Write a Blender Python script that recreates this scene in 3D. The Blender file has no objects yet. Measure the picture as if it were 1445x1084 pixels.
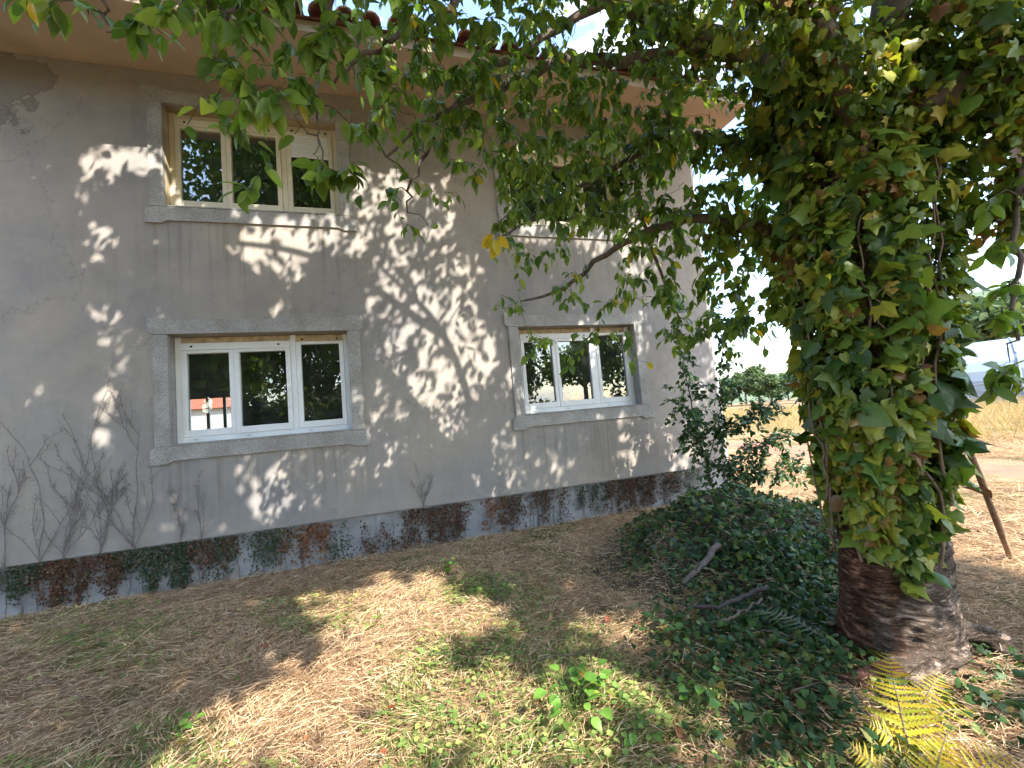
import bpy, math, random
import numpy as np
from mathutils import Matrix, Vector
rng = np.random.default_rng(7); random.seed(7)
scene = bpy.context.scene
col = scene.collection
pi = math.pi

# ------------------------------------------------------------------ camera
F_PX, CX, CY = 600.0, 722.5, 542.0
CAM = np.array([0.0, -5.4, 1.5])
RT = np.array([0.95394418, -0.28757946, -0.08537305])
UP = np.array([0.06041627, -0.09458227, 0.99368208])
FW = np.array([0.29383733, 0.95307515, 0.07285173])
cam_d = bpy.data.cameras.new('camera'); cam = bpy.data.objects.new('camera', cam_d); col.objects.link(cam)
cam_d.sensor_width = 36.0; cam_d.lens = 36.0 * F_PX / 1445.0; cam_d.clip_start = 0.02; cam_d.clip_end = 3000
m = Matrix.Identity(4)
for i in range(3):
    m[i][0] = RT[i]; m[i][1] = UP[i]; m[i][2] = -FW[i]; m[i][3] = CAM[i]
cam.matrix_world = m
scene.camera = cam

# ------------------------------------------------------------------ light
SUN_EL, SUN_AZ = math.radians(44.0), math.radians(25.0)       # azimuth: from the wall's normal towards +x
S = np.array([math.cos(SUN_EL) * math.sin(SUN_AZ), -math.cos(SUN_EL) * math.cos(SUN_AZ), math.sin(SUN_EL)])
w = bpy.data.worlds.new('World'); scene.world = w; w.use_nodes = True
nt = w.node_tree; nt.nodes.clear()
sky = nt.nodes.new('ShaderNodeTexSky'); sky.sky_type = 'NISHITA'; sky.sun_disc = False
sky.sun_elevation = SUN_EL
sky.sun_rotation = math.atan2(S[0], S[1])
sky.air_density = 1.2; sky.dust_density = 1.0; sky.ozone_density = 1.5
tc = nt.nodes.new('ShaderNodeTexCoord')
mp = nt.nodes.new('ShaderNodeMapping'); mp.inputs['Scale'].default_value = (1.6, 1.6, 6.0)
nz = nt.nodes.new('ShaderNodeTexNoise'); nz.inputs['Scale'].default_value = 1.7; nz.inputs['Detail'].default_value = 8; nz.inputs['Roughness'].default_value = 0.6
cr = nt.nodes.new('ShaderNodeValToRGB'); cr.color_ramp.elements[0].position = 0.54; cr.color_ramp.elements[1].position = 0.72
mx = nt.nodes.new('ShaderNodeMix'); mx.data_type = 'RGBA'; mx.inputs[7].default_value = (5.5, 5.7, 6.0, 1)
bg = nt.nodes.new('ShaderNodeBackground'); bg.inputs['Strength'].default_value = 0.15
wo = nt.nodes.new('ShaderNodeOutputWorld')
L = nt.links.new
L(tc.outputs['Generated'], mp.inputs['Vector']); L(mp.outputs['Vector'], nz.inputs['Vector']); L(nz.outputs['Fac'], cr.inputs['Fac'])
L(cr.outputs['Color'], mx.inputs[0]); L(sky.outputs['Color'], mx.inputs[6]); L(mx.outputs[2], bg.inputs['Color']); L(bg.outputs['Background'], wo.inputs['Surface'])
sl = bpy.data.lights.new('sun', 'SUN'); sl.energy = 3.1; sl.angle = math.radians(0.45); sl.color = (1.0, 0.93, 0.82)
so = bpy.data.objects.new('sun', sl); col.objects.link(so)
so.rotation_euler = Vector(S.tolist()).to_track_quat('Z', 'Y').to_euler(); so.location = (S * 60).tolist()
vs = scene.view_settings
vs.view_transform = 'Standard'; vs.look = 'None'; vs.gamma = 1.0; vs.use_curve_mapping = False; vs.exposure = 2.35
scene.cycles.use_denoising = True; scene.cycles.denoising_prefilter = 'NONE'
scene.cycles.max_bounces = 8; scene.cycles.transparent_max_bounces = 12; scene.cycles.caustics_reflective = False; scene.cycles.caustics_refractive = False
scene.cycles.sample_clamp_indirect = 6.0

# ------------------------------------------------------------------ pixel helpers (photo pixels -> places in the world)
def ray(x, y): return FW + RT * ((x - CX) / F_PX) - UP * ((y - CY) / F_PX)
def px(x, y, depth): return CAM + ray(x, y) * depth
def pxwall(x, y, yw=0.0):
    d = ray(x, y); return CAM + d * ((yw - CAM[1]) / d[1])
def pxground(x, y, z=0.0):
    d = ray(x, y); return CAM + d * ((z - CAM[2]) / d[2])
def proj(P):
    q = np.asarray(P) - CAM; dz = q @ FW
    dz_ = np.where(np.abs(dz) < 1e-6, 1e-6, dz)
    return CX + F_PX * (q @ RT) / dz_, CY - F_PX * (q @ UP) / dz_, dz

# ------------------------------------------------------------------ materials
def mat_new(name):
    m = bpy.data.materials.new(name); m.use_nodes = True
    nt = m.node_tree; b = nt.nodes['Principled BSDF']; return m, nt, b
def node(nt, t, **kw):
    n = nt.nodes.new(t)
    for k, v in kw.items():
        if k.startswith('i_'):
            key = k[2:]; n.inputs[int(key) if key.isdigit() else key.replace('_', ' ')].default_value = v
        else: setattr(n, k, v)
    return n
def ramp(nt, stops, interp='LINEAR'):
    n = nt.nodes.new('ShaderNodeValToRGB'); r = n.color_ramp; r.interpolation = interp
    while len(r.elements) < len(stops): r.elements.new(0.5)
    for e, (p, c) in zip(r.elements, stops):
        e.position = p; e.color = (c[0], c[1], c[2], 1.0)
    return n
def plain(name, c, rough=0.6, var=0.12, scale=8.0, bump=0.0, metal=0.0, detail=6, spec=0.5):
    m, nt, b = mat_new(name)
    g = node(nt, 'ShaderNodeNewGeometry'); n = node(nt, 'ShaderNodeTexNoise', i_Scale=scale, i_Detail=detail, i_Roughness=0.6)
    nt.links.new(g.outputs['Position'], n.inputs['Vector'])
    r = ramp(nt, [(0.25, [x * (1 - var) for x in c]), (0.75, [min(1, x * (1 + var)) for x in c])])
    nt.links.new(n.outputs['Fac'], r.inputs['Fac']); nt.links.new(r.outputs['Color'], b.inputs['Base Color'])
    b.inputs['Roughness'].default_value = rough; b.inputs['Metallic'].default_value = metal
    b.inputs['Specular IOR Level'].default_value = spec
    if bump:
        bp = node(nt, 'ShaderNodeBump', i_Strength=bump, i_Distance=0.01)
        nt.links.new(n.outputs['Fac'], bp.inputs['Height']); nt.links.new(bp.outputs['Normal'], b.inputs['Normal'])
    return m
def leaf_mat(name, stops, source='attr', rough=0.42, trans=0.32, tint=(1.0, 1.0, 0.45), spec=0.45):
    """leaf: colour by a per-leaf random value, part of the light passes through"""
    m, nt, b = mat_new(name)
    if source == 'attr':
        a = node(nt, 'ShaderNodeAttribute', attribute_name='rnd'); fac = a.outputs['Fac']
    else:
        a = node(nt, 'ShaderNodeObjectInfo'); fac = a.outputs['Random']
    r = ramp(nt, stops)
    nt.links.new(fac, r.inputs['Fac'])
    g = node(nt, 'ShaderNodeNewGeometry'); n = node(nt, 'ShaderNodeTexNoise', i_Scale=45.0, i_Detail=3)
    nt.links.new(g.outputs['Position'], n.inputs['Vector'])
    hsv = node(nt, 'ShaderNodeHueSaturation'); mr = node(nt, 'ShaderNodeMapRange', i_3=0.75, i_4=1.25)
    nt.links.new(n.outputs['Fac'], mr.inputs[0]); nt.links.new(mr.outputs[0], hsv.inputs['Value']); nt.links.new(r.outputs['Color'], hsv.inputs['Color'])
    nt.links.new(hsv.outputs['Color'], b.inputs['Base Color'])
    b.inputs['Roughness'].default_value = rough; b.inputs['Specular IOR Level'].default_value = spec
    if trans > 0:
        t = node(nt, 'ShaderNodeBsdfTranslucent'); mxc = node(nt, 'ShaderNodeMix', data_type='RGBA', blend_type='MULTIPLY'); mxc.inputs[0].default_value = 1.0
        mxc.inputs[7].default_value = (tint[0] * 1.9, tint[1] * 1.9, tint[2] * 1.9, 1)
        nt.links.new(hsv.outputs['Color'], mxc.inputs[6]); nt.links.new(mxc.outputs[2], t.inputs['Color'])
        mxs = node(nt, 'ShaderNodeMixShader'); mxs.inputs[0].default_value = trans
        out = nt.nodes['Material Output']
        nt.links.new(b.outputs['BSDF'], mxs.inputs[1]); nt.links.new(t.outputs['BSDF'], mxs.inputs[2]); nt.links.new(mxs.outputs['Shader'], out.inputs['Surface'])
    return m

def plaster_mat():
    m, nt, b = mat_new('grey_plaster')
    g = node(nt, 'ShaderNodeNewGeometry'); pos = g.outputs['Position']
    def nz(scale, det=6, rough=0.6, sc=None):
        n = node(nt, 'ShaderNodeTexNoise', i_Scale=scale, i_Detail=det, i_Roughness=rough)
        if sc:
            mp = node(nt, 'ShaderNodeMapping'); mp.inputs['Scale'].default_value = sc
            nt.links.new(pos, mp.inputs['Vector']); nt.links.new(mp.outputs['Vector'], n.inputs['Vector'])
        else: nt.links.new(pos, n.inputs['Vector'])
        return n
    big = nz(0.55, 5, 0.62)
    r1 = ramp(nt, [(0.30, (0.235, 0.235, 0.250)), (0.43, (0.300, 0.284, 0.272)), (0.55, (0.335, 0.306, 0.276)), (0.70, (0.370, 0.330, 0.288))])
    nt.links.new(big.outputs['Fac'], r1.inputs['Fac'])
    # streaks of dirt washed down the wall
    st = nz(2.0, 7, 0.75, (3.0, 1.0, 0.22)); rs = ramp(nt, [(0.48, (1, 1, 1)), (0.72, (0.66, 0.63, 0.58))])
    nt.links.new(st.outputs['Fac'], rs.inputs['Fac'])
    m1 = node(nt, 'ShaderNodeMix', data_type='RGBA', blend_type='MULTIPLY'); 
    msk = nz(0.7, 3, 0.5); rm_ = ramp(nt, [(0.42, (0, 0, 0)), (0.7, (0.55, 0.55, 0.55))]); nt.links.new(msk.outputs['Fac'], rm_.inputs['Fac']); nt.links.new(rm_.outputs['Color'], m1.inputs[0])
    nt.links.new(r1.outputs['Color'], m1.inputs[6]); nt.links.new(rs.outputs['Color'], m1.inputs[7])
    # blotches
    bl = nz(1.9, 8, 0.7); rb = ramp(nt, [(0.3, (0.80, 0.80, 0.82)), (0.5, (0.98, 0.97, 0.96)), (0.65, (1.08, 1.06, 1.02))])
    nt.links.new(bl.outputs['Fac'], rb.inputs['Fac'])
    m2 = node(nt, 'ShaderNodeMix', data_type='RGBA', blend_type='MULTIPLY'); m2.inputs[0].default_value = 1.0
    nt.links.new(m1.outputs[2], m2.inputs[6]); nt.links.new(rb.outputs['Color'], m2.inputs[7])
    # grain
    fg = nz(160, 3, 0.7); rf = ramp(nt, [(0.3, (0.88, 0.88, 0.88)), (0.7, (1.1, 1.1, 1.1))])
    nt.links.new(fg.outputs['Fac'], rf.inputs['Fac'])
    m3 = node(nt, 'ShaderNodeMix', data_type='RGBA', blend_type='MULTIPLY'); m3.inputs[0].default_value = 1.0
    nt.links.new(m2.outputs[2], m3.inputs[6]); nt.links.new(rf.outputs['Color'], m3.inputs[7])
    # flaked mould patch high on the left
    sep = node(nt, 'ShaderNodeSeparateXYZ'); nt.links.new(pos, sep.inputs[0])
    fl = nz(2.6, 8, 0.72)
    dx = node(nt, 'ShaderNodeMath', operation='ADD'); dx.inputs[1].default_value = 3.55; nt.links.new(sep.outputs['X'], dx.inputs[0])
    dz = node(nt, 'ShaderNodeMath', operation='SUBTRACT'); dz.inputs[1].default_value = 5.35; nt.links.new(sep.outputs['Z'], dz.inputs[0])
    d2 = node(nt, 'ShaderNodeVectorMath', operation='LENGTH'); cmb = node(nt, 'ShaderNodeCombineXYZ')
    nt.links.new(dx.outputs[0], cmb.inputs[0]); nt.links.new(dz.outputs[0], cmb.inputs[2]); nt.links.new(cmb.outputs[0], d2.inputs[0])
    mr = node(nt, 'ShaderNodeMapRange', i_1=0.1, i_2=0.9, i_3=0.28, i_4=-0.25); nt.links.new(d2.outputs['Value'], mr.inputs[0])
    ad = node(nt, 'ShaderNodeMath', operation='ADD'); nt.links.new(fl.outputs['Fac'], ad.inputs[0]); nt.links.new(mr.outputs[0], ad.inputs[1])
    rp = ramp(nt, [(0.585, (1, 1, 1)), (0.60, (0.55, 0.52, 0.50)), (0.63, (0.72, 0.72, 0.74))])
    nt.links.new(ad.outputs[0], rp.inputs['Fac'])
    m4 = node(nt, 'ShaderNodeMix', data_type='RGBA', blend_type='MULTIPLY'); m4.inputs[0].default_value = 1.0
    nt.links.new(m3.outputs[2], m4.inputs[6]); nt.links.new(rp.outputs['Color'], m4.inputs[7])
    # rain-washed drip stains under the window sills
    def band(sock, a0, a1, a2, a3):
        p_ = node(nt, 'ShaderNodeMapRange', i_1=a0, i_2=a1, i_3=0.0, i_4=1.0); q_ = node(nt, 'ShaderNodeMapRange', i_1=a2, i_2=a3, i_3=1.0, i_4=0.0)
        nt.links.new(sock, p_.inputs[0]); nt.links.new(sock, q_.inputs[0]); o_ = node(nt, 'ShaderNodeMath', operation='MULTIPLY'); nt.links.new(p_.outputs[0], o_.inputs[0]); nt.links.new(q_.outputs[0], o_.inputs[1]); return o_.outputs[0]
    def comb(a_, b_, op):
        o_ = node(nt, 'ShaderNodeMath', operation=op); nt.links.new(a_, o_.inputs[0]); nt.links.new(b_, o_.inputs[1]); return o_.outputs[0]
    mx_ = comb(band(sep.outputs['X'], -2.5, -2.2, -0.3, 0.0), band(sep.outputs['X'], 1.55, 1.9, 3.5, 3.9), 'MAXIMUM')
    mz_ = comb(band(sep.outputs['Z'], 2.9, 3.7, 3.95, 3.96), band(sep.outputs['Z'], 0.55, 1.0, 1.31, 1.32), 'MAXIMUM')
    ds = nz(2.6, 6, 0.75, (5.0, 1.0, 0.12)); rd = ramp(nt, [(0.5, (0, 0, 0)), (0.68, (1, 1, 1))]); nt.links.new(ds.outputs['Fac'], rd.inputs['Fac'])
    fac = comb(comb(mx_, mz_, 'MULTIPLY'), rd.outputs['Color'], 'MULTIPLY')
    m5 = node(nt, 'ShaderNodeMix', data_type='RGBA'); m5.inputs[7].default_value = (0.15, 0.125, 0.095, 1)
    fs = node(nt, 'ShaderNodeMath', operation='MULTIPLY'); fs.inputs[1].default_value = 0.6; nt.links.new(fac, fs.inputs[0]); nt.links.new(fs.outputs[0], m5.inputs[0]); nt.links.new(m4.outputs[2], m5.inputs[6])
    # hairline cracks
    vo = node(nt, 'ShaderNodeTexVoronoi', feature='DISTANCE_TO_EDGE', i_Scale=0.45); wp = nz(1.6, 6, 0.7)
    va = node(nt, 'ShaderNodeVectorMath', operation='MULTIPLY_ADD'); va.inputs[1].default_value = (0.9, 0.9, 0.9); nt.links.new(wp.outputs['Color'], va.inputs[0]); nt.links.new(pos, va.inputs[2]); nt.links.new(va.outputs[0], vo.inputs['Vector'])
    rk = ramp(nt, [(0.0, (0.62, 0.60, 0.58)), (0.0035, (1, 1, 1))]); nt.links.new(vo.outputs['Distance'], rk.inputs['Fac'])
    m6 = node(nt, 'ShaderNodeMix', data_type='RGBA', blend_type='MULTIPLY'); m6.inputs[0].default_value = 0.7; nt.links.new(m5.outputs[2], m6.inputs[6]); nt.links.new(rk.outputs['Color'], m6.inputs[7])
    nt.links.new(m6.outputs[2], b.inputs['Base Color'])
    b.inputs['Roughness'].default_value = 0.92; b.inputs['Specular IOR Level'].default_value = 0.2
    bp = node(nt, 'ShaderNodeBump', i_Strength=0.45, i_Distance=0.004); nt.links.new(fg.outputs['Fac'], bp.inputs['Height'])
    bp2 = node(nt, 'ShaderNodeBump', i_Strength=0.3, i_Distance=0.03); nt.links.new(bl.outputs['Fac'], bp2.inputs['Height']); nt.links.new(bp.outputs['Normal'], bp2.inputs['Normal'])
    nt.links.new(bp2.outputs['Normal'], b.inputs['Normal'])
    return m
def granite_mat():
    m, nt, b = mat_new('granite')
    g = node(nt, 'ShaderNodeNewGeometry')
    v = node(nt, 'ShaderNodeTexNoise', i_Scale=60.0, i_Detail=5, i_Roughness=0.8); nt.links.new(g.outputs['Position'], v.inputs['Vector'])
    r = ramp(nt, [(0.30, (0.13, 0.125, 0.12)), (0.45, (0.29, 0.28, 0.27)), (0.62, (0.40, 0.385, 0.365)), (0.75, (0.58, 0.56, 0.53))])
    nt.links.new(v.outputs['Fac'], r.inputs['Fac'])
    n = node(nt, 'ShaderNodeTexNoise', i_Scale=4.0, i_Detail=6); nt.links.new(g.outputs['Position'], n.inputs['Vector'])
    r2 = ramp(nt, [(0.35, (0.8, 0.79, 0.76)), (0.65, (1.08, 1.08, 1.08))]); nt.links.new(n.outputs['Fac'], r2.inputs['Fac'])
    mm = node(nt, 'ShaderNodeMix', data_type='RGBA', blend_type='MULTIPLY'); mm.inputs[0].default_value = 1.0
    nt.links.new(r.outputs['Color'], mm.inputs[6]); nt.links.new(r2.outputs['Color'], mm.inputs[7]); nt.links.new(mm.outputs[2], b.inputs['Base Color'])
    b.inputs['Roughness'].default_value = 0.8
    bp = node(nt, 'ShaderNodeBump', i_Strength=0.5, i_Distance=0.004); nt.links.new(v.outputs['Fac'], bp.inputs['Height']); nt.links.new(bp.outputs['Normal'], b.inputs['Normal'])
    return m
def bark_mat():
    m, nt, b = mat_new('cherry_bark')
    g = node(nt, 'ShaderNodeNewGeometry')
    def nz(scale, det, rough, sc):
        mp = node(nt, 'ShaderNodeMapping'); mp.inputs['Scale'].default_value = sc
        n = node(nt, 'ShaderNodeTexNoise', i_Scale=scale, i_Detail=det, i_Roughness=rough)
        nt.links.new(g.outputs['Position'], mp.inputs['Vector']); nt.links.new(mp.outputs['Vector'], n.inputs['Vector']); return n
    a = nz(5.0, 9, 0.72, (1.8, 1.8, 9.0))       # horizontal lenticels
    ck = nz(4.0, 9, 0.72, (2.2, 2.2, 7.0)); rk = ramp(nt, [(0.40, (1, 1, 1)), (0.475, (0.22, 0.2, 0.19)), (0.50, (0.16, 0.14, 0.13)), (0.52, (0.85, 0.85, 0.85)), (0.6, (1.15, 1.15, 1.15))]); nt.links.new(ck.outputs['Fac'], rk.inputs['Fac'])
    big = nz(3.0, 4, 0.6, (2.0, 2.0, 0.7))
    r = ramp(nt, [(0.36, (0.04, 0.02, 0.014)), (0.46, (0.16, 0.075, 0.046)), (0.56, (0.27, 0.135, 0.088)), (0.68, (0.38, 0.26, 0.20))])
    r2 = ramp(nt, [(0.36, (0.05, 0.037, 0.028)), (0.45, (0.20, 0.145, 0.11)), (0.56, (0.32, 0.245, 0.195)), (0.68, (0.44, 0.36, 0.30))])
    nt.links.new(a.outputs['Fac'], r.inputs['Fac']); nt.links.new(a.outputs['Fac'], r2.inputs['Fac'])
    rb = ramp(nt, [(0.44, (0, 0, 0)), (0.54, (1, 1, 1))])
    # one of the two fused stems is grey, the other red brown
    dt = node(nt, 'ShaderNodeVectorMath', operation='DOT_PRODUCT'); dt.inputs[1].default_value = (0.55, -0.83, 0.0); nt.links.new(g.outputs['Position'], dt.inputs[0])
    mr = node(nt, 'ShaderNodeMapRange', i_1=4.20, i_2=4.75, i_3=-0.22, i_4=0.22); nt.links.new(dt.outputs['Value'], mr.inputs[0])
    ad = node(nt, 'ShaderNodeMath', operation='ADD'); nt.links.new(big.outputs['Fac'], ad.inputs[0]); nt.links.new(mr.outputs[0], ad.inputs[1]); nt.links.new(ad.outputs[0], rb.inputs['Fac'])
    mm = node(nt, 'ShaderNodeMix', data_type='RGBA'); nt.links.new(rb.outputs['Color'], mm.inputs[0]); nt.links.new(r.outputs['Color'], mm.inputs[6]); nt.links.new(r2.outputs['Color'], mm.inputs[7])
    mk = node(nt, 'ShaderNodeMix', data_type='RGBA', blend_type='MULTIPLY'); mk.inputs[0].default_value = 0.62; nt.links.new(mm.outputs[2], mk.inputs[6]); nt.links.new(rk.outputs['Color'], mk.inputs[7])
    nt.links.new(mk.outputs[2], b.inputs['Base Color']); b.inputs['Roughness'].default_value = 0.9; b.inputs['Specular IOR Level'].default_value = 0.2
    bp = node(nt, 'ShaderNodeBump', i_Strength=1.0, i_Distance=0.025); nt.links.new(rk.outputs['Color'], bp.inputs['Height']); nt.links.new(bp.outputs['Normal'], b.inputs['Normal'])
    return m
def ground_mat():
    m, nt, b = mat_new('dry_mown_ground')
    g = node(nt, 'ShaderNodeNewGeometry'); pos = g.outputs['Position']
    def nz(scale, det=6, rough=0.65):
        n = node(nt, 'ShaderNodeTexNoise', i_Scale=scale, i_Detail=det, i_Roughness=rough); nt.links.new(pos, n.inputs['Vector']); return n
    a = nz(38, 8, 0.75); r = ramp(nt, [(0.3, (0.085, 0.05, 0.03)), (0.45, (0.22, 0.14, 0.08)), (0.58, (0.38, 0.255, 0.15)), (0.75, (0.52, 0.38, 0.24))])
    nt.links.new(a.outputs['Fac'], r.inputs['Fac'])
    c = nz(0.8, 5); rc = ramp(nt, [(0.5, (0, 0, 0)), (0.66, (1, 1, 1))]); nt.links.new(c.outputs['Fac'], rc.inputs['Fac'])
    r3 = ramp(nt, [(0.3, (0.03, 0.04, 0.012)), (0.6, (0.11, 0.13, 0.035)), (0.8, (0.3, 0.28, 0.12))]); nt.links.new(a.outputs['Fac'], r3.inputs['Fac'])
    mm = node(nt, 'ShaderNodeMix', data_type='RGBA'); nt.links.new(rc.outputs['Color'], mm.inputs[0]); nt.links.new(r.outputs['Color'], mm.inputs[6]); nt.links.new(r3.outputs['Color'], mm.inputs[7])
    nt.links.new(mm.outputs[2], b.inputs['Base Color']); b.inputs['Roughness'].default_value = 0.95; b.inputs['Specular IOR Level'].default_value = 0.1
    bp = node(nt, 'ShaderNodeBump', i_Strength=0.8, i_Distance=0.03); nt.links.new(a.outputs['Fac'], bp.inputs['Height']); nt.links.new(bp.outputs['Normal'], b.inputs['Normal'])
    return m
def glass_mat():
    m, nt, b = mat_new('window_glass')
    nt.nodes.remove(b)
    t = node(nt, 'ShaderNodeBsdfTransparent', i_Color=(0.86, 0.90, 0.90, 1)); gl = node(nt, 'ShaderNodeBsdfGlossy', i_Color=(1, 1, 1, 1), i_Roughness=0.004)
    lw = node(nt, 'ShaderNodeFresnel', i_IOR=1.62)
    ad = node(nt, 'ShaderNodeMath', operation='MULTIPLY_ADD'); ad.inputs[1].default_value = 1.3; ad.inputs[2].default_value = 0.01
    nt.links.new(lw.outputs[0], ad.inputs[0])
    ms = node(nt, 'ShaderNodeMixShader'); nt.links.new(ad.outputs[0], ms.inputs[0]); nt.links.new(t.outputs[0], ms.inputs[1]); nt.links.new(gl.outputs[0], ms.inputs[2])
    # thin film of dust
    df = node(nt, 'ShaderNodeBsdfDiffuse', i_Color=(0.45, 0.47, 0.5, 1)); g = node(nt, 'ShaderNodeNewGeometry'); n = node(nt, 'ShaderNodeTexNoise', i_Scale=6.0, i_Detail=7)
    nt.links.new(g.outputs['Position'], n.inputs['Vector']); mr = node(nt, 'ShaderNodeMapRange', i_1=0.35, i_2=0.75, i_3=0.004, i_4=0.05); nt.links.new(n.outputs['Fac'], mr.inputs[0])
    m2 = node(nt, 'ShaderNodeMixShader'); nt.links.new(mr.outputs[0], m2.inputs[0]); nt.links.new(ms.outputs[0], m2.inputs[1]); nt.links.new(df.outputs[0], m2.inputs[2])
    nt.links.new(m2.outputs[0], nt.nodes['Material Output'].inputs['Surface'])
    return m

M = {}
M['plaster'] = plaster_mat(); M['granite'] = granite_mat(); M['bark'] = bark_mat(); M['ground'] = ground_mat(); M['glass'] = glass_mat()
M['plinth'] = plain('plinth_cement', (0.27, 0.275, 0.285), 0.9, 0.4, 5.0, 0.4, detail=9)
M['soffit'] = plain('soffit_render', (0.40, 0.32, 0.25), 0.9, 0.15, 2.0, 0.2)
M['tile'] = plain('roof_tile', (0.20, 0.10, 0.07), 0.85, 0.5, 9.0, 0.4)
M['pvc'] = plain('white_pvc', (0.74, 0.76, 0.78), 0.35, 0.05, 4.0)
M['cream'] = plain('cream_pvc', (0.66, 0.60, 0.47), 0.45, 0.08, 5.0)
M['rustbox'] = plain('stained_shutter_rail', (0.50, 0.40, 0.27), 0.7, 0.45, 14.0)
M['reveal'] = plain('reveal_render', (0.36, 0.30, 0.19), 0.9, 0.35, 4.0)
M['dark'] = plain('dark_cap', (0.02, 0.018, 0.015), 0.7)
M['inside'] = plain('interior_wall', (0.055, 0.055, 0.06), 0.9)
M['pipe'] = plain('pale_downpipe', (0.62, 0.65, 0.72), 0.5, 0.06, 3.0)
M['twig'] = plain('twig_bark', (0.060, 0.042, 0.032), 0.8, 0.4, 40.0)
M['limb'] = plain('limb_bark', (0.13, 0.10, 0.085), 0.85, 0.5, 25.0, 0.5)
M['vine'] = plain('ivy_stem', (0.17, 0.12, 0.085), 0.85, 0.4, 30.0, 0.3)
M['deadvine'] = plain('dead_vine', (0.19, 0.165, 0.16), 0.9, 0.4, 30.0)
M['stick'] = plain('grey_dead_wood', (0.14, 0.112, 0.09), 0.9, 0.5, 24.0, 0.6)
M['stickb'] = plain('brown_dead_wood', (0.26, 0.17, 0.11), 0.9, 0.4, 24.0, 0.5)
M['darkstick'] = plain('dark_dead_wood', (0.07, 0.055, 0.05), 0.9, 0.5, 24.0, 0.6)
M['dirt'] = plain('red_dirt', (0.27, 0.12, 0.065), 0.95, 0.3, 3.0, 0.5, detail=9)
M['soil'] = plain('dark_soil', (0.05, 0.035, 0.022), 0.95, 0.4, 12.0, 0.6)
M['film'] = plain('polythene_film', (0.22, 0.26, 0.31), 0.4, 0.04, 1.0)
M['hoop'] = plain('galvanised_hoop', (0.45, 0.47, 0.5), 0.4, 0.1, 5.0, metal=0.6)
M['whitewash'] = plain('white_render', (0.36, 0.34, 0.32), 0.9, 0.06, 3.0)
M['redroof'] = plain('red_roof', (0.30, 0.07, 0.035), 0.85, 0.2, 3.0)
M['hill'] = plain('far_slope', (0.09, 0.12, 0.06), 0.95, 0.35, 0.15)
G_CH = [(0.0, (0.055, 0.11, 0.02)), (0.45, (0.105, 0.18, 0.03)), (0.85, (0.17, 0.25, 0.042)), (0.98, (0.22, 0.27, 0.04)), (0.992, (0.48, 0.36, 0.02)), (1.0, (0.55, 0.32, 0.02))]
M['cherry'] = leaf_mat('cherry_leaf', G_CH, trans=0.4)
M['cherry_o'] = leaf_mat('cherry_leaf_single', G_CH[:4], 'object', trans=0.4)
G_IV = [(0.0, (0.03, 0.062, 0.014)), (0.3, (0.075, 0.135, 0.022)), (0.55, (0.145, 0.21, 0.03)), (0.74, (0.24, 0.28, 0.04)), (0.86, (0.32, 0.31, 0.045)), (0.92, (0.26, 0.15, 0.05)), (1.0, (0.13, 0.065, 0.038))]
M['ivy'] = leaf_mat('ivy_leaf', G_IV, trans=0.28, rough=0.36, spec=0.35)
M['ivy_o'] = leaf_mat('ivy_leaf_single', [(0.0, (0.035, 0.08, 0.02)), (0.4, (0.08, 0.15, 0.026)), (0.7, (0.15, 0.22, 0.035)), (0.9, (0.30, 0.32, 0.04)), (0.96, (0.42, 0.33, 0.04)), (1.0, (0.2, 0.08, 0.03))], 'object', trans=0.25)
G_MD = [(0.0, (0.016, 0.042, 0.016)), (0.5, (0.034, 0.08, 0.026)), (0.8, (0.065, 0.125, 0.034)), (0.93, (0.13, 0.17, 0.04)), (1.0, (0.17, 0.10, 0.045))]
M['yellowleaf'] = leaf_mat('yellow_cherry_leaf', [(0.0, (0.42, 0.36, 0.03)), (0.6, (0.55, 0.42, 0.03)), (1.0, (0.55, 0.30, 0.03))], 'object', trans=0.4)
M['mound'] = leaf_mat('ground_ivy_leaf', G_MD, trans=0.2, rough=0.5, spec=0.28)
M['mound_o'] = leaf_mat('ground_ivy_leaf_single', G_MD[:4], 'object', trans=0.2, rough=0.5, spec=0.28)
M['sapling'] = leaf_mat('sapling_leaf', [(0.0, (0.018, 0.05, 0.02)), (0.6, (0.035, 0.085, 0.025)), (1.0, (0.07, 0.13, 0.03))], trans=0.22)
M['fern'] = leaf_mat('yellow_fern', [(0.0, (0.28, 0.30, 0.035)), (0.5, (0.44, 0.38, 0.035)), (1.0, (0.52, 0.36, 0.03))], 'object', trans=0.3, tint=(1, 0.9, 0.4))
M['greenfern'] = leaf_mat('green_fern', [(0.0, (0.04, 0.09, 0.03)), (1.0, (0.10, 0.17, 0.05))], 'object', trans=0.25)
M['straw'] = leaf_mat('straw', [(0.0, (0.13, 0.075, 0.042)), (0.3, (0.36, 0.23, 0.13)), (0.6, (0.58, 0.42, 0.255)), (0.88, (0.70, 0.56, 0.37)), (0.95, (0.42, 0.16, 0.07)), (1.0, (0.28, 0.10, 0.05))], trans=0.12, rough=0.8, spec=0.15, tint=(1, .85, .6))
M['grass'] = leaf_mat('green_grass', [(0.0, (0.08, 0.12, 0.03)), (0.5, (0.17, 0.22, 0.065)), (0.8, (0.36, 0.34, 0.13)), (1.0, (0.50, 0.40, 0.20))], trans=0.3, rough=0.6, spec=0.25)
M['clover'] = leaf_mat('low_weeds', [(0.0, (0.08, 0.14, 0.035)), (0.6, (0.16, 0.24, 0.06)), (1.0, (0.36, 0.37, 0.12))], trans=0.3, rough=0.6, spec=0.3)
M['weed'] = leaf_mat('weed_leaf', [(0.0, (0.08, 0.19, 0.03)), (0.8, (0.14, 0.28, 0.045)), (1.0, (0.35, 0.2, 0.06))], 'object', trans=0.3)
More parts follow.
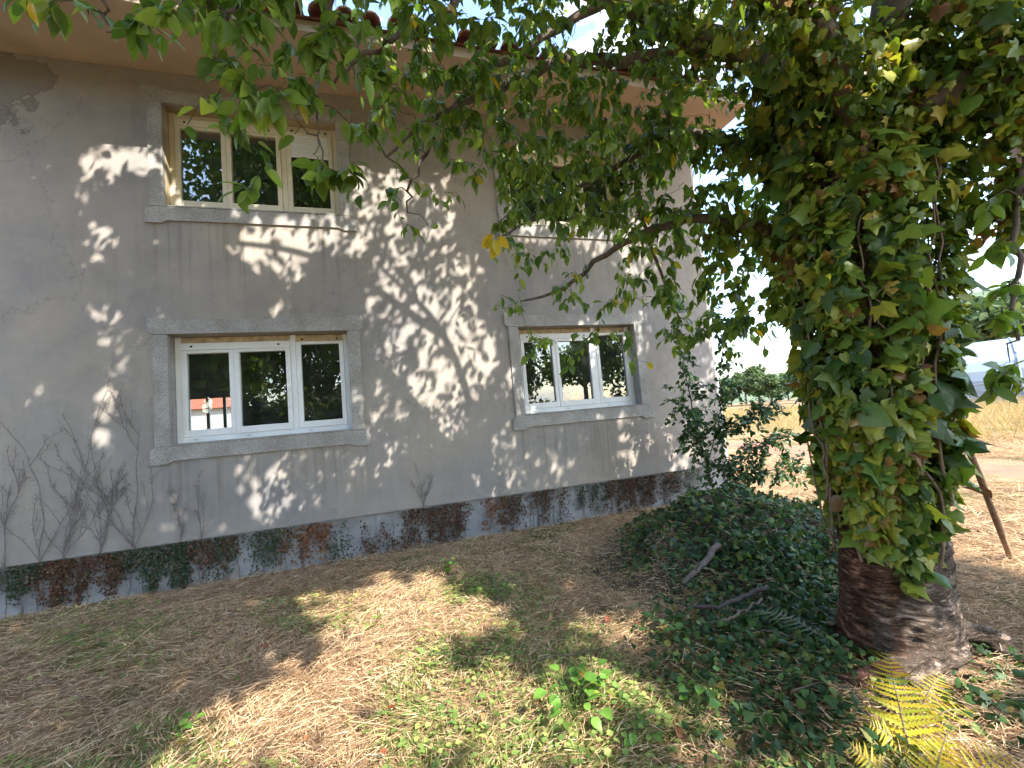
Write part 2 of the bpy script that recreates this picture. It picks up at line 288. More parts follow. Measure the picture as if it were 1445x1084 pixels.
M['drygrass'] = leaf_mat('tall_dry_grass', [(0.0, (0.24, 0.17, 0.08)), (0.6, (0.37, 0.28, 0.14)), (0.85, (0.46, 0.38, 0.21)), (1.0, (0.22, 0.23, 0.09))], trans=0.25, rough=0.8, spec=0.1, tint=(1, .85, .5))
M['cr_red'] = leaf_mat('dry_red_creeper', [(0.0, (0.05, 0.03, 0.022)), (0.4, (0.115, 0.055, 0.038)), (0.7, (0.17, 0.085, 0.055)), (0.84, (0.22, 0.15, 0.10)), (0.90, (0.05, 0.075, 0.03)), (1.0, (0.04, 0.06, 0.025))], trans=0.1, rough=0.8, spec=0.15)
M['cr_orange'] = leaf_mat('rusty_creeper', [(0.0, (0.10, 0.045, 0.028)), (0.6, (0.24, 0.10, 0.05)), (1.0, (0.30, 0.19, 0.10))], trans=0.12, rough=0.8, spec=0.15)
M['cr_green'] = leaf_mat('green_creeper', [(0.0, (0.02, 0.04, 0.02)), (0.55, (0.035, 0.068, 0.028)), (0.78, (0.065, 0.09, 0.035)), (0.86, (0.10, 0.065, 0.04)), (1.0, (0.15, 0.08, 0.045))], trans=0.15)
M['fall_red'] = leaf_mat('fallen_leaf_red', [(0.0, (0.26, 0.055, 0.03)), (0.5, (0.26, 0.11, 0.05)), (1.0, (0.30, 0.18, 0.085))], 'object', trans=0.15, rough=0.6)
M['brownleaf'] = leaf_mat('curled_brown_leaf', [(0.0, (0.16, 0.07, 0.045)), (1.0, (0.2, 0.09, 0.05))], 'object', trans=0.1, rough=0.6)
M['fartree'] = leaf_mat('far_foliage', [(0.0, (0.035, 0.065, 0.022)), (0.6, (0.07, 0.11, 0.035)), (1.0, (0.13, 0.17, 0.06))], trans=0.2, rough=0.7)
M['backtree'] = leaf_mat('bright_foliage', [(0.0, (0.05, 0.10, 0.02)), (0.6, (0.10, 0.18, 0.03)), (1.0, (0.2, 0.28, 0.05))], trans=0.35, rough=0.6)

# ------------------------------------------------------------------ mesh helpers
def mesh_np(name, V, faces, rnd=None, smooth=False):
    """V (n,3); faces: list of int arrays, each (k,3) or (k,4)"""
    me = bpy.data.meshes.new(name)
    V = np.asarray(V, dtype=np.float32)
    faces = [np.asarray(f, dtype=np.int32) for f in faces if len(f)]
    loops = np.concatenate([f.ravel() for f in faces]); sizes = np.concatenate([np.full(len(f), f.shape[1], dtype=np.int32) for f in faces])
    starts = np.concatenate([[0], np.cumsum(sizes)[:-1]]).astype(np.int32)
    me.vertices.add(len(V)); me.vertices.foreach_set('co', V.ravel())
    me.loops.add(len(loops)); me.loops.foreach_set('vertex_index', loops)
    me.polygons.add(len(sizes)); me.polygons.foreach_set('loop_start', starts); me.polygons.foreach_set('loop_total', sizes)
    me.polygons.foreach_set('use_smooth', np.full(len(sizes), bool(smooth)))
    if rnd is not None:
        a = me.attributes.new('rnd', 'FLOAT', 'POINT'); a.data.foreach_set('value', np.asarray(rnd, dtype=np.float32))
    me.update(calc_edges=True); me.validate()
    return me
def tag(o, label=None, cat=None, group=None, kind=None):
    if label: o['label'] = label
    if cat: o['category'] = cat
    if group: o['group'] = group
    if kind: o['kind'] = kind
    return o
def add(name, me, mat=None, parent=None, matrix=None):
    o = bpy.data.objects.new(name, me); col.objects.link(o)
    if mat is not None and not me.materials: me.materials.append(mat)
    if matrix is not None: o.matrix_basis = matrix
    if parent is not None:
        o.parent = parent; o.matrix_parent_inverse = parent.matrix_basis.inverted()
    return o
def thing(name, loc, label, cat, group=None):
    o = bpy.data.objects.new(name, None); col.objects.link(o); o.location = [float(v) for v in loc]; o.empty_display_size = 0.1
    return tag(o, label, cat, group)
def boxes(bs):
    """list of (x0,x1,y0,y1,z0,z1) -> V,F"""
    V, Fq = [], []
    for (x0, x1, y0, y1, z0, z1) in bs:
        k = len(V)
        V += [(x0, y0, z0), (x1, y0, z0), (x1, y1, z0), (x0, y1, z0), (x0, y0, z1), (x1, y0, z1), (x1, y1, z1), (x0, y1, z1)]
        Fq += [(k, k + 3, k + 2, k + 1), (k + 4, k + 5, k + 6, k + 7), (k, k + 1, k + 5, k + 4), (k + 1, k + 2, k + 6, k + 5), (k + 2, k + 3, k + 7, k + 6), (k + 3, k, k + 4, k + 7)]
    return np.array(V), np.array(Fq)
def box_obj(name, bs, mat, parent=None, bevel=0.0):
    V, Fq = boxes(bs if isinstance(bs, list) else [bs]); o = add(name, mesh_np(name, V, [Fq]), mat, parent)
    if bevel:
        b = o.modifiers.new('bevel', 'BEVEL'); b.width = bevel; b.segments = 2
    return o
def prism(poly, y0, y1):
    """polygon in x,z extruded from y0 (front) to y1, outward facing"""
    import bmesh
    bm = bmesh.new(); f = [bm.verts.new((x, y0, z)) for x, z in poly]; b = [bm.verts.new((x, y1, z)) for x, z in poly]
    bm.faces.new(f); bm.faces.new(list(reversed(b))); n = len(poly)
    for i in range(n): bm.faces.new((f[(i + 1) % n], f[i], b[i], b[(i + 1) % n]))
    bmesh.ops.recalc_face_normals(bm, faces=bm.faces)
    me = bpy.data.meshes.new('prism'); bm.to_mesh(me); bm.free(); return me
def tube(P, rad, sides=6):
    P = np.asarray(P, float); n = len(P); rad = np.broadcast_to(np.asarray(rad, float), (n,))
    T = np.gradient(P, axis=0); T /= np.linalg.norm(T, axis=1, keepdims=True) + 1e-9
    ref = np.tile([0.31, 0.17, 0.93], (n, 1)); ref[np.abs(T @ np.array([0.31, 0.17, 0.93])) > 0.92] = [1, 0.1, 0]
    A = np.cross(T, ref); A /= np.linalg.norm(A, axis=1, keepdims=True); B = np.cross(T, A)
    an = np.arange(sides) * 2 * pi / sides
    V = (P[:, None, :] + rad[:, None, None] * (np.cos(an)[None, :, None] * A[:, None, :] + np.sin(an)[None, :, None] * B[:, None, :])).reshape(-1, 3)
    i = np.arange(n - 1)[:, None] * sides; j = np.arange(sides)[None, :]; j2 = (j + 1) % sides
    Fq = np.stack([i + j, i + j2, i + sides + j2, i + sides + j], -1).reshape(-1, 4)
    # end cap: collapse to a point
    V = np.vstack([V, P[-1] + T[-1] * rad[-1], P[0] - T[0] * rad[0]]); t = len(V) - 2
    j = np.arange(sides); Ft = np.vstack([np.stack([(n - 1) * sides + j, (n - 1) * sides + (j + 1) % sides, np.full(sides, t)], -1), np.stack([(j + 1) % sides, j, np.full(sides, t + 1)], -1)])
    return V, Fq, Ft
class Tubes:
    def __init__(s): s.V, s.Q, s.T, s.n = [], [], [], 0
    def add(s, P, rad, sides=6):
        V, q, t = tube(P, rad, sides); s.V.append(V); s.Q.append(q + s.n); s.T.append(t + s.n); s.n += len(V)
    def build(s, name, mat, parent=None, smooth=True):
        return add(name, mesh_np(name, np.vstack(s.V), [np.vstack(s.Q), np.vstack(s.T)], smooth=smooth), mat, parent)
def smooth_path(pts, n):
    pts = np.asarray(pts, float); k = len(pts)
    Pp = np.vstack([2 * pts[0] - pts[1], pts, 2 * pts[-1] - pts[-2]])
    t = np.linspace(0, k - 1 - 1e-6, n); i = t.astype(int); u = (t - i)[:, None]
    p0, p1, p2, p3 = Pp[i], Pp[i + 1], Pp[i + 2], Pp[i + 3]
    return 0.5 * (2 * p1 + (p2 - p0) * u + (2 * p0 - 5 * p1 + 4 * p2 - p3) * u ** 2 + (3 * p1 - p0 - 3 * p2 + p3) * u ** 3)
def norm(v): return v / (np.linalg.norm(v, axis=-1, keepdims=True) + 1e-12)
def frames(axis, nrm):
    """rotation matrices with columns side, axis (leaf length), normal"""
    a = norm(axis); s = norm(np.cross(a, nrm)); n = np.cross(s, a)
    return np.stack([s, a, n], -1)
def rand_unit(n): return norm(rng.normal(size=(n, 3)))
def scatter(base, R, scale, T):
    """base=(V,[faces]) placed N times; -> V, faces, rnd"""
    Vb, Fb = base; N = len(T); nb = len(Vb)
    sc = scale if np.ndim(scale) == 2 else np.repeat(np.asarray(scale)[:, None], 3, 1)
    V = np.einsum('nij,nvj->nvi', R, Vb[None] * sc[:, None, :]) + T[:, None, :]
    off = (np.arange(N) * nb)[:, None, None]
    return V.reshape(-1, 3), [(f[None] + off).reshape(-1, f.shape[1]) for f in Fb]
def scatter_obj(name, base, R, scale, T, mat, parent=None, rnd=None):
    V, Fs = scatter(base, R, scale, T); r = rng.random(len(T)) if rnd is None else rnd
    o = add(name, mesh_np(name, V, Fs, np.repeat(r, len(base[0])), smooth=True), mat, parent); return o
def mat4(R, s, T):
    m = Matrix.Identity(4); s = np.broadcast_to(s, (3,))
    for i in range(3):
        for j in range(3): m[i][j] = float(R[i, j] * s[j])
        m[i][3] = float(T[i])
    return m

# leaf shapes: length 1 along +y, normal +z
def lance_leaf(wid=0.25, fold=0.35, droop=0.22):
    t = [0.0, 0.12, 0.35, 0.62, 0.85, 1.0]; hw = [0, 0.55, 1.0, 0.92, 0.45, 0]
    V = []; 
    for a in t: V.append((0, a, -droop * a * a))
    for sgn in (1, -1):
        for a, h in zip(t[1:-1], hw[1:-1]): V.append((sgn * h * wid, a - 0.02, -droop * a * a + fold * h * wid * (0.9 if sgn > 0 else 1.1)))
    R_ = [6, 7, 8, 9]; Lf = [10, 11, 12, 13]
    Q = [(i + 1, R_[i], R_[i + 1], i + 2) for i in range(3)] + [(i + 2, Lf[i + 1], Lf[i], i + 1) for i in range(3)]
    T = [(0, R_[0], 1), (4, R_[3], 5), (0, 1, Lf[0]), (4, 5, Lf[3])]
    return np.array(V, float), [np.array(Q), np.array(T)]
def simple_leaf(wid=0.24):
    V = [(0, 0, 0), (wid, 0.3, 0.07), (wid * 0.8, 0.68, 0.02), (0, 1, -0.14), (-wid * 0.8, 0.68, 0.02), (-wid, 0.3, 0.07)]
    return np.array(V, float), [np.array([(0, 1, 2, 3), (0, 3, 4, 5)])]
def ivy_leaf(k=0):
    half = [[(0.0, 0.03), (0.18, -0.10), (0.42, -0.03), (0.40, 0.18), (0.52, 0.38), (0.31, 0.50), (0.15, 0.76), (0.0, 1.0)],
            [(0.0, 0.02), (0.22, -0.08), (0.40, 0.08), (0.43, 0.28), (0.36, 0.50), (0.24, 0.70), (0.11, 0.87), (0.0, 1.0)],
            [(0.0, 0.02), (0.20, -0.12), (0.46, -0.08), (0.38, 0.16), (0.57, 0.36), (0.27, 0.48), (0.13, 0.74), (0.0, 1.06)]][k]
    out = half + [(-x, y) for x, y in reversed(half[1:-1])]
    V = [(0, 0.3, 0.0)] + [(x, y, -0.30 * abs(x) ** 1.3 - 0.12 * max(0, y - 0.3) ** 1.5 + 0.05 * (i % 2) - 0.03) for i, (x, y) in enumerate(out)]
    n = len(out); T = [(0, 1 + (i + 1) % n, 1 + i) for i in range(n)]
    return np.array(V, float), [np.array(T)]
def blade(seg=2):
    V = []; Fq = []
    for i in range(seg + 1):
        u = i / seg; wv = 0.5 * (1 - 0.75 * u); V += [(-wv, u, 0), (wv, u, 0)]
    for i in range(seg): Fq.append((2 * i, 2 * i + 1, 2 * i + 3, 2 * i + 2))
    return np.array(V, float), [np.array(Fq)]
LEAF = lance_leaf(); SLEAF = simple_leaf(); IVY = [ivy_leaf(i) for i in range(3)]

def noise2(x, y, sc, seed=0):
    """cheap smooth value noise"""
    r = np.random.default_rng(seed); g = r.random((64, 64)); X = np.asarray(x) * sc; Y = np.asarray(y) * sc
    i = np.floor(X).astype(int); j = np.floor(Y).astype(int); u = X - i; v = Y - j; u = u * u * (3 - 2 * u); v = v * v * (3 - 2 * v)
    G = lambda a, b: g[a % 64, b % 64]
    return (G(i, j) * (1 - u) + G(i + 1, j) * u) * (1 - v) + (G(i, j + 1) * (1 - u) + G(i + 1, j + 1) * u) * v
MC = np.array([3.3, -1.9])           # centre of the ivy mound
def ground_h(x, y):
    near = np.exp(-((np.asarray(x) - 1.0) ** 2 + (np.asarray(y) + 2.5) ** 2) / 90.0)
    return near * ((noise2(x, y, 0.9, 1) - 0.5) * 0.08 + (noise2(x, y, 3.1, 2) - 0.5) * 0.035) * np.clip((-np.asarray(y)) / 0.4 * (np.asarray(x) < 5.2) + (np.asarray(x) >= 5.2), 0.15, 1)
def mound_h(x, y):
    dx = (np.asarray(x) - MC[0]) / 1.35; dy = (np.asarray(y) - MC[1]) / 1.05; d = dx * dx + dy * dy
    return 0.56 * np.exp(-d * 1.8) * (0.55 + 0.6 * noise2(x, y, 1.9, 5) + 0.35 * noise2(x, y, 5.3, 6)) - 0.05
def in_poly(u, v, poly):
    res = np.zeros(np.shape(u), bool); n = len(poly)
    for i in range(n):
        x1, y1 = poly[i]; x2, y2 = poly[(i + 1) % n]
        c = ((y1 > v) != (y2 > v)) & (u < (x2 - x1) * (v - y1) / ((y2 - y1) + 1e-9) + x1); res ^= c
    return res
# ================================================================== SETTING: ground
gx = np.concatenate([[-1500, -400, -120, -40, -18, -10], np.arange(-7, 13, 0.125), [14, 17, 22, 30, 45, 70, 120, 400, 1500]])
gy = np.concatenate([[-1500, -400, -120, -40, -18, -12, -9], np.arange(-7, 6, 0.125), [7, 9, 12, 17, 25, 40, 70, 120, 400, 1500]])
X, Y = np.meshgrid(gx, gy, indexing='ij'); Z = ground_h(X, Y)
ny = len(gy); idx = np.arange(len(gx) * ny).reshape(len(gx), ny)
Fq = np.stack([idx[:-1, :-1], idx[1:, :-1], idx[1:, 1:], idx[:-1, 1:]], -1).reshape(-1, 4)
tag(add('ground', mesh_np('ground', np.stack([X, Y, Z], -1).reshape(-1, 3), [Fq], smooth=True), M['ground']), kind='structure')
# red dirt track across the field
py_ = np.linspace(-60, 60, 241); V = []; Fq = []
for i, yv in enumerate(py_):
    wv = 0.9 + 0.25 * math.sin(yv * 0.9); c = 9.2 + 0.02 * (yv - 1) ** 2 * (abs(yv) < 12) + 0.18 * math.sin(yv * 1.7) + (2.9 if abs(yv) >= 12 else 0) * 0 
    c = 9.2 + 0.2 * yv * (yv > 0) + 0.12 * math.sin(yv * 1.7)
    for k in range(5):
        xx = c + wv * (k / 2 - 1); V.append((xx, yv, float(ground_h(xx, yv)) + 0.012 - 0.006 * abs(k - 2)))
for i in range(len(py_) - 1):
    for k in range(4): a = i * 5 + k; Fq.append((a, a + 1, a + 6, a + 5))
tag(add('path', mesh_np('path', V, [np.array(Fq)], smooth=True), M['dirt']), kind='structure')
# rising land far behind the field
ang = np.radians(np.linspace(10, 100, 60)); V = []; Fq = []
for i, a in enumerate(ang):
    hh = 7 + 5 * noise2(i * 0.13, 3.0, 1.0, 9) + 22 * np.clip((np.degrees(a) - 54) / 12, 0, 1)
    for k, (r_, f_) in enumerate([(90, -0.05), (130, 0.35), (180, 0.8), (240, 1.0), (330, 0.9)]): V.append((r_ * math.sin(a), r_ * math.cos(a), hh * f_))
for i in range(59):
    for k in range(4): a = i * 5 + k; Fq.append((a, a + 1, a + 6, a + 5))
tag(add('hills', mesh_np('hills', V, [np.array(Fq)], smooth=True), M['hill']), kind='structure')

# ================================================================== HOUSE
HX0, HX1, HD = -7.0, 4.98, 7.4
ZP, ZE = 0.478, 5.70
WX = {'l': (-2.166, -0.352), 'r': (1.812, 3.612)}
WZ = {'lo': (1.482, 2.683), 'up': (4.115, 5.329)}
house = thing('house', (0, 0, 0), 'two storey house with bare grey plaster wall and granite framed windows', 'house')
def holed_wall(x0, x1, z0, z1, y0, y1, holes):
    xs = sorted({x0, x1} | {h[0] for h in holes} | {h[1] for h in holes}); zs = sorted({z0, z1} | {h[2] for h in holes} | {h[3] for h in holes})
    bs = []
    for i in range(len(xs) - 1):
        for j in range(len(zs) - 1):
            cx_, cz_ = (xs[i] + xs[i + 1]) / 2, (zs[j] + zs[j + 1]) / 2
            if not any(h[0] < cx_ < h[1] and h[2] < cz_ < h[3] for h in holes): bs.append((xs[i], xs[i + 1], y0, y1, zs[j], zs[j + 1]))
    V, Fq = boxes(bs)
    # weld and drop the inner faces shared by two neighbouring cells
    key = {}; vm = np.zeros(len(V), int); U = []
    for i, v in enumerate(V):
        k = tuple(np.round(v, 4)); 
        if k not in key: key[k] = len(U); U.append(v)
        vm[i] = key[k]
    Fq = vm[Fq]; cnt = {}
    for f in Fq: cnt[tuple(sorted(f))] = cnt.get(tuple(sorted(f)), 0) + 1
    Fq = np.array([f for f in Fq if cnt[tuple(sorted(f))] == 1]); return np.array(U), Fq
holes = [(a[0] - 0.003, a[1] + 0.003, b[0] - 0.003, b[1] + 0.003) for a in WX.values() for b in WZ.values()]
V, Fq = holed_wall(HX0, HX1, ZP, ZE, 0.0, 0.28, holes)
wall = add('wall', mesh_np('wall', V, [Fq]), M['plaster'], house)
pl = add('plinth', mesh_np('plinth', *(lambda b: (b[0], [b[1]]))(boxes([(HX0 + 0.02, HX1 - 0.045, 0.045, 0.27, -0.3, ZP - 0.002)]))), M['plinth'], house)
tag(pl, 'pale cement plinth set back under the plaster')
# other outer walls and the dark rooms behind the panes
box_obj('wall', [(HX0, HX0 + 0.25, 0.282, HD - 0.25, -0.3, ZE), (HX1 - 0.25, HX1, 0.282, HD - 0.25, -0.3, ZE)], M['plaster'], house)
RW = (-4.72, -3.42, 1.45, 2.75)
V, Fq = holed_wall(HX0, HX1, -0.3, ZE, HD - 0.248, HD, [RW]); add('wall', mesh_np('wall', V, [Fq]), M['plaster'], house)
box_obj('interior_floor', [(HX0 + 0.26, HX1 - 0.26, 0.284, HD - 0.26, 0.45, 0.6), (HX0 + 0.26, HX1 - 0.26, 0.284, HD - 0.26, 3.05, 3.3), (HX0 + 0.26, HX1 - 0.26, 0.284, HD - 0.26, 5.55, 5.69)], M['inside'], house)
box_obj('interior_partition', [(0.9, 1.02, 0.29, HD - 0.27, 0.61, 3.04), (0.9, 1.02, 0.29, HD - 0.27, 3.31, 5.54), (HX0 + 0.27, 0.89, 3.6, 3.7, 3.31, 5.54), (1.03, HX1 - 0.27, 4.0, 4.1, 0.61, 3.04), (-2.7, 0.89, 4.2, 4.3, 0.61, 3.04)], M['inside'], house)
rw = box_obj('window', [(RW[0], RW[1], HD - 0.14, HD - 0.08, RW[2], RW[2] + 0.07), (RW[0], RW[1], HD - 0.14, HD - 0.08, RW[3] - 0.16, RW[3])] + [(x, x + 0.07, HD - 0.137, HD - 0.083, RW[2] + 0.07, RW[3] - 0.16) for x in (RW[0], -4.3, -3.93, RW[1] - 0.07)], M['pvc'], house)
tag(rw, 'white window in the far wall seen through the room')
# eaves: soffit slab, fascia, roof planes and the row of clay tiles along the edge
EO = 0.86
box_obj('soffit', (HX0 - 0.4, HX1 + 0.4, -EO, HD + EO, ZE + 0.004, ZE + 0.13), M['soffit'], house)
slope = math.radians(19); rise = math.tan(slope)
def roof_z(yv): return ZE + 0.16 + (yv + EO) * rise
V = [(HX0 - 0.4, -EO - 0.05, ZE + 0.134), (HX1 + 0.4, -EO - 0.05, ZE + 0.134), (HX1 + 0.4, HD / 2, roof_z(HD / 2)), (HX0 - 0.4, HD / 2, roof_z(HD / 2)),
     (HX0 - 0.4, HD + EO, ZE + 0.134), (HX1 + 0.4, HD + EO, ZE + 0.134)]
roof = add('roof', mesh_np('roof', V, [np.array([(0, 1, 2, 3), (3, 2, 5, 4)]), np.array([(0, 3, 4), (1, 5, 2)])]), M['tile'], house)
# one half-round tile, shared
n = 7; V = []; Fq = []
for k, yy in enumerate((0.0, 0.42)):
    for rr in (0.105, 0.088):
        for i in range(n): a = pi * i / (n - 1); V.append((rr * (1 - 0.12 * k) * math.cos(a), yy, rr * (1 - 0.12 * k) * math.sin(a)))
for i in range(n - 1):
    Fq += [(i, i + 1, 2 * n + i + 1, 2 * n + i), (n + i + 1, n + i, 3 * n + i, 3 * n + i + 1), (i + 1, i, n + i, n + i + 1)]
tile_me = mesh_np('tile', V, [np.array(Fq)]); tile_me.materials.append(M['tile'])
for i in range(46):
    xx = HX0 - 0.2 + i * 0.262
    for r_ in range(2):
        o = add('roof_tile', tile_me, None, roof, Matrix.Translation((xx + random.uniform(-.008, .008), -EO - 0.10 + 0.36 * r_, ZE + 0.15 + 0.36 * r_ * rise + 0.012 * r_)) @ Matrix.Rotation(slope + random.uniform(-.02, .02), 4, 'X') @ Matrix.Rotation(random.uniform(-.03, .03), 4, 'Z'))
# downpipe on the corner
dp = Tubes(); dp.add([(HX1 + 0.075, 0.10, 0.05), (HX1 + 0.075, 0.10, 5.4), (HX1 + 0.075, -0.1, 5.66)], 0.055, 12)
pipe = dp.build('downpipe', M['pipe'], house)
box_obj('pipe_bracket', [(HX1 + 0.002, HX1 + 0.14, 0.03, 0.17, z, z + 0.03) for z in (1.1, 2.9, 4.6)], M['hoop'], pipe)

# --------------------------------------------------------------- windows
def window(xk, zk, cream, note, shutter=0.0):
    x0, x1 = WX[xk]; z0, z1 = WZ[zk]; W = x1 - x0
    yf = -0.020                                    # stone face, proud of the plaster
    E, J, H = 0.045, 0.137, 0.158                  # ear, jamb width, lintel height
    oX0, oX1 = x0 - J, x1 + J
    pv = M['cream'] if cream else M['pvc']
    y0, y1 = 0.135, 0.20
    a0, a1 = x0 + 0.006, x1 - 0.006; b0, b1 = z0 + 0.018, z1 - 0.006
    top = b1 - 0.145
    m1 = a0 + 0.545; m2 = a0 + 1.155
    # outer frame with a mullion, cut as butted bars
    win = box_obj('window', [(a0, a0 + 0.055, y0, y1, b0, b1), (a1 - 0.055, a1, y0, y1, b0, b1), (a0 + 0.055, a1 - 0.055, y0, y1, b0, b0 + 0.06), (m2, m2 + 0.06, y0, y1, b0 + 0.06, b1)], pv, house, 0.004)
    tag(win, note)
    # lintel with ears that step up and out
    lp = [(oX0 + 0.0, z1 + 0.0), (oX1, z1), (oX1 + E, z1 + 0.035), (oX1 + E, z1 + H + 0.032), (oX1 - J + 0.03, z1 + H + 0.032), (oX1 - J - 0.03, z1 + H), (oX0 + J + 0.03, z1 + H), (oX0 + J - 0.03, z1 + H + 0.032), (oX0 - E, z1 + H + 0.032), (oX0 - E, z1 + 0.035)]
    add('stone_lintel', prism(lp, yf, 0.05), M['granite'], win)
    sp = [(oX0, z0 - 0.002), (oX0 - E, z0 - 0.035), (oX0 - E, z0 - H - 0.032), (oX0 + J - 0.03, z0 - H - 0.032), (oX0 + J + 0.03, z0 - H), (oX1 - J - 0.03, z0 - H), (oX1 - J + 0.03, z0 - H - 0.032), (oX1 + E, z0 - H - 0.032), (oX1 + E, z0 - 0.035), (oX1, z0 - 0.002)]
    add('stone_sill', prism(sp, yf, 0.05), M['granite'], win)
    for a, b in ((oX0, x0), (x1, oX1)): box_obj('stone_jamb', (a, b, yf, 0.05, z0 + 0.001, z1 - 0.003), M['granite'], win, 0.003)
    for c_ in win.children: 
        if not c_.modifiers: b_ = c_.modifiers.new('bevel', 'BEVEL'); b_.width = 0.003; b_.segments = 1
    # rendered reveals inside the opening
    box_obj('reveal', [(x0 - 0.004, x0 + 0.004, 0.0505, 0.275, z0 + 0.02, z1 - 0.005), (x1 - 0.004, x1 + 0.004, 0.0505, 0.275, z0 + 0.02, z1 - 0.005), (x0 + 0.005, x1 - 0.005, 0.0505, 0.275, z1 - 0.004, z1 + 0.004)], M['reveal'] if cream else M['granite'], win)
    box_obj('sill_plate', (x0 + 0.004, x1 - 0.004, yf - 0.003, 0.19, z0 + 0.0, z0 + 0.016), M['granite'], win, 0.003)
    box_obj('shutter_rail', [(a0 + 0.056, m2 - 0.001, y0 + 0.02, y1 - 0.002, top + 0.075, b1 - 0.002), (m2 + 0.061, a1 - 0.056, y0 + 0.022, y1 - 0.002, top + 0.062, b1 - 0.002)], M['rustbox'] if not cream else pv, win)
    box_obj('shutter_box', [(a0 + 0.056, m2 - 0.001, y0 - 0.014, y1 - 0.004, top - 0.005, top + 0.073)], pv, win, 0.004)
    for cx_, cz_ in ((a0 + 0.16, top + 0.035), (m2 - 0.12, top + 0.035), (m2 + 0.13, top + 0.09), (a1 - 0.13, top + 0.09)): box_obj('screw_cap', (cx_ - 0.012, cx_ + 0.012, y0 - 0.02 if cx_ < m2 else y0 + 0.012, y0 + 0.03, cz_ - 0.010, cz_ + 0.010), M['dark'], win, 0.004)
    spans = [(a0 + 0.057, m1 + 0.024), (m1 + 0.026, m2 - 0.002), (m2 + 0.062, a1 - 0.057)]
    for i, (s0, s1) in enumerate(spans):
        tz = top - 0.007 if i < 2 else top + 0.060
        if shutter and i == 2: tz = top + 0.060
        sw = 0.050; yy0, yy1 = (y0 - 0.006 - 0.004 * (i == 1), y1 - 0.008); zb = b0 + 0.061
        sash = box_obj('sash', [(s0, s0 + sw, yy0, yy1, zb, tz), (s1 - sw, s1, yy0, yy1, zb, tz), (s0 + sw, s1 - sw, yy0, yy1, zb, zb + 0.075), (s0 + sw, s1 - sw, yy0, yy1, tz - 0.035, tz)], pv, win, 0.004)
        box_obj('pane', (s0 + sw - 0.01, s1 - sw + 0.01, y0 + 0.028, y0 + 0.034, zb + 0.07, tz - 0.03), M['glass'], win)
        box_obj('drain_cap', (s0 + 0.10, s0 + 0.14, y0 - 0.006, y0 + 0.01, b0 + 0.024, b0 + 0.034), M['hoop'], win)
        if shutter and i == 2:
            k = 0; z = tz - 0.036
            while z > tz - shutter:
                box_obj('shutter_slat', (s0 + sw + 0.001, s1 - sw - 0.001, y0 - 0.004, y0 + 0.012, z - 0.034, z), M['pvc'], win, 0.004); z -= 0.037
    return win
window('l', 'lo', False, 'white framed lower window with dark panes, old vine stems below it')
window('r', 'lo', False, 'white framed lower window half hidden by hanging leaves')
window('l', 'up', True, 'cream framed upper window with its shutter partly down', 0.30)
window('r', 'up', True, 'cream framed upper window behind dense branches')
# ================================================================== CHERRY TREE (trunk, limbs, twigs, leaves)
TB = np.array([2.72, -3.60, 0.0])
tree = thing('cherry_tree', TB, 'large cherry tree with twin fused trunk under a coat of ivy', 'tree')
def trunk_axis(z): 
    z = np.asarray(z, float); return np.stack([TB[0] + 0.07 * z, TB[1] + 0.0 * z, z], -1)
def trunk_r(th, z):
    z = np.asarray(z, float)
    base = 0.262 + 0.03 * np.exp(-z / 0.22) + 0.02 * np.clip(z - 1.6, 0, 2)
    lobe = 1 + 0.10 * np.cos(2 * (th - 0.2))                 # two stems grown together
    groove = -0.16 * np.exp(-((np.angle(np.exp(1j * (th - GR)))) / 0.22) ** 2)
    flare = 0.10 * np.exp(-z / 0.13) * np.clip(np.cos(3 * th + 0.6), 0, 1)
    return base * (lobe + groove) + flare
vdir = CAM[:2] - TB[:2]; GR = math.atan2(vdir[1], vdir[0]) + 0.12
nz_, nt_ = 280, 96; zz = np.linspace(-0.12, 3.15, nz_); th = np.linspace(0, 2 * pi, nt_, endpoint=False)
Zt, Th = np.meshgrid(zz, th, indexing='ij'); Rr = trunk_r(Th, np.maximum(Zt, 0))
Rr = Rr + 0.016 * (noise2(Th * 3.2, Zt * 9, 1.0, 11) - 0.5) + 0.014 * (noise2(Th * 2.5, Zt * 40 + 2 * noise2(Th * 5, Zt * 3, 1.0, 14), 1.0, 12) - 0.5) + 0.010 * (noise2(Th * 9, Zt * 24, 1.0, 13) - 0.5)
ax = trunk_axis(Zt); V = np.stack([ax[..., 0] + Rr * np.cos(Th), ax[..., 1] + Rr * np.sin(Th), Zt], -1).reshape(-1, 3)
idx = np.arange(nz_ * nt_).reshape(nz_, nt_); nx_ = np.roll(idx, -1, 1)
Fq = np.stack([idx[:-1], nx_[:-1], nx_[1:], idx[1:]], -1).reshape(-1, 4)
add('trunk', mesh_np('trunk', V, [Fq], smooth=True), M['bark'], tree)
# surface roots
def root(pts, r0, r1):
    t = Tubes(); P = smooth_path(pts, 16); P += rng.normal(size=P.shape) * 0.006; t.add(P, np.linspace(r0, r1, 16), 9); t.build('root', M['bark'], tree)
root([TB + (0.2, -0.12, 0.13), TB + (0.42, -0.22, 0.05), pxground(1410, 925) + (0, 0, .03), pxground(1480, 955) + (0, 0, .0)], 0.055, 0.03)
root([TB + (-0.15, -0.22, 0.10), pxground(1200, 975) + (0, 0, .04), pxground(1120, 985) + (0, 0, .03), pxground(1070, 1010) - (0, 0, .03)], 0.05, 0.025)
root([TB + (0.05, -0.26, 0.10), pxground(1262, 990) + (0, 0, .03), pxground(1235, 1020) - (0, 0, .03)], 0.04, 0.02)

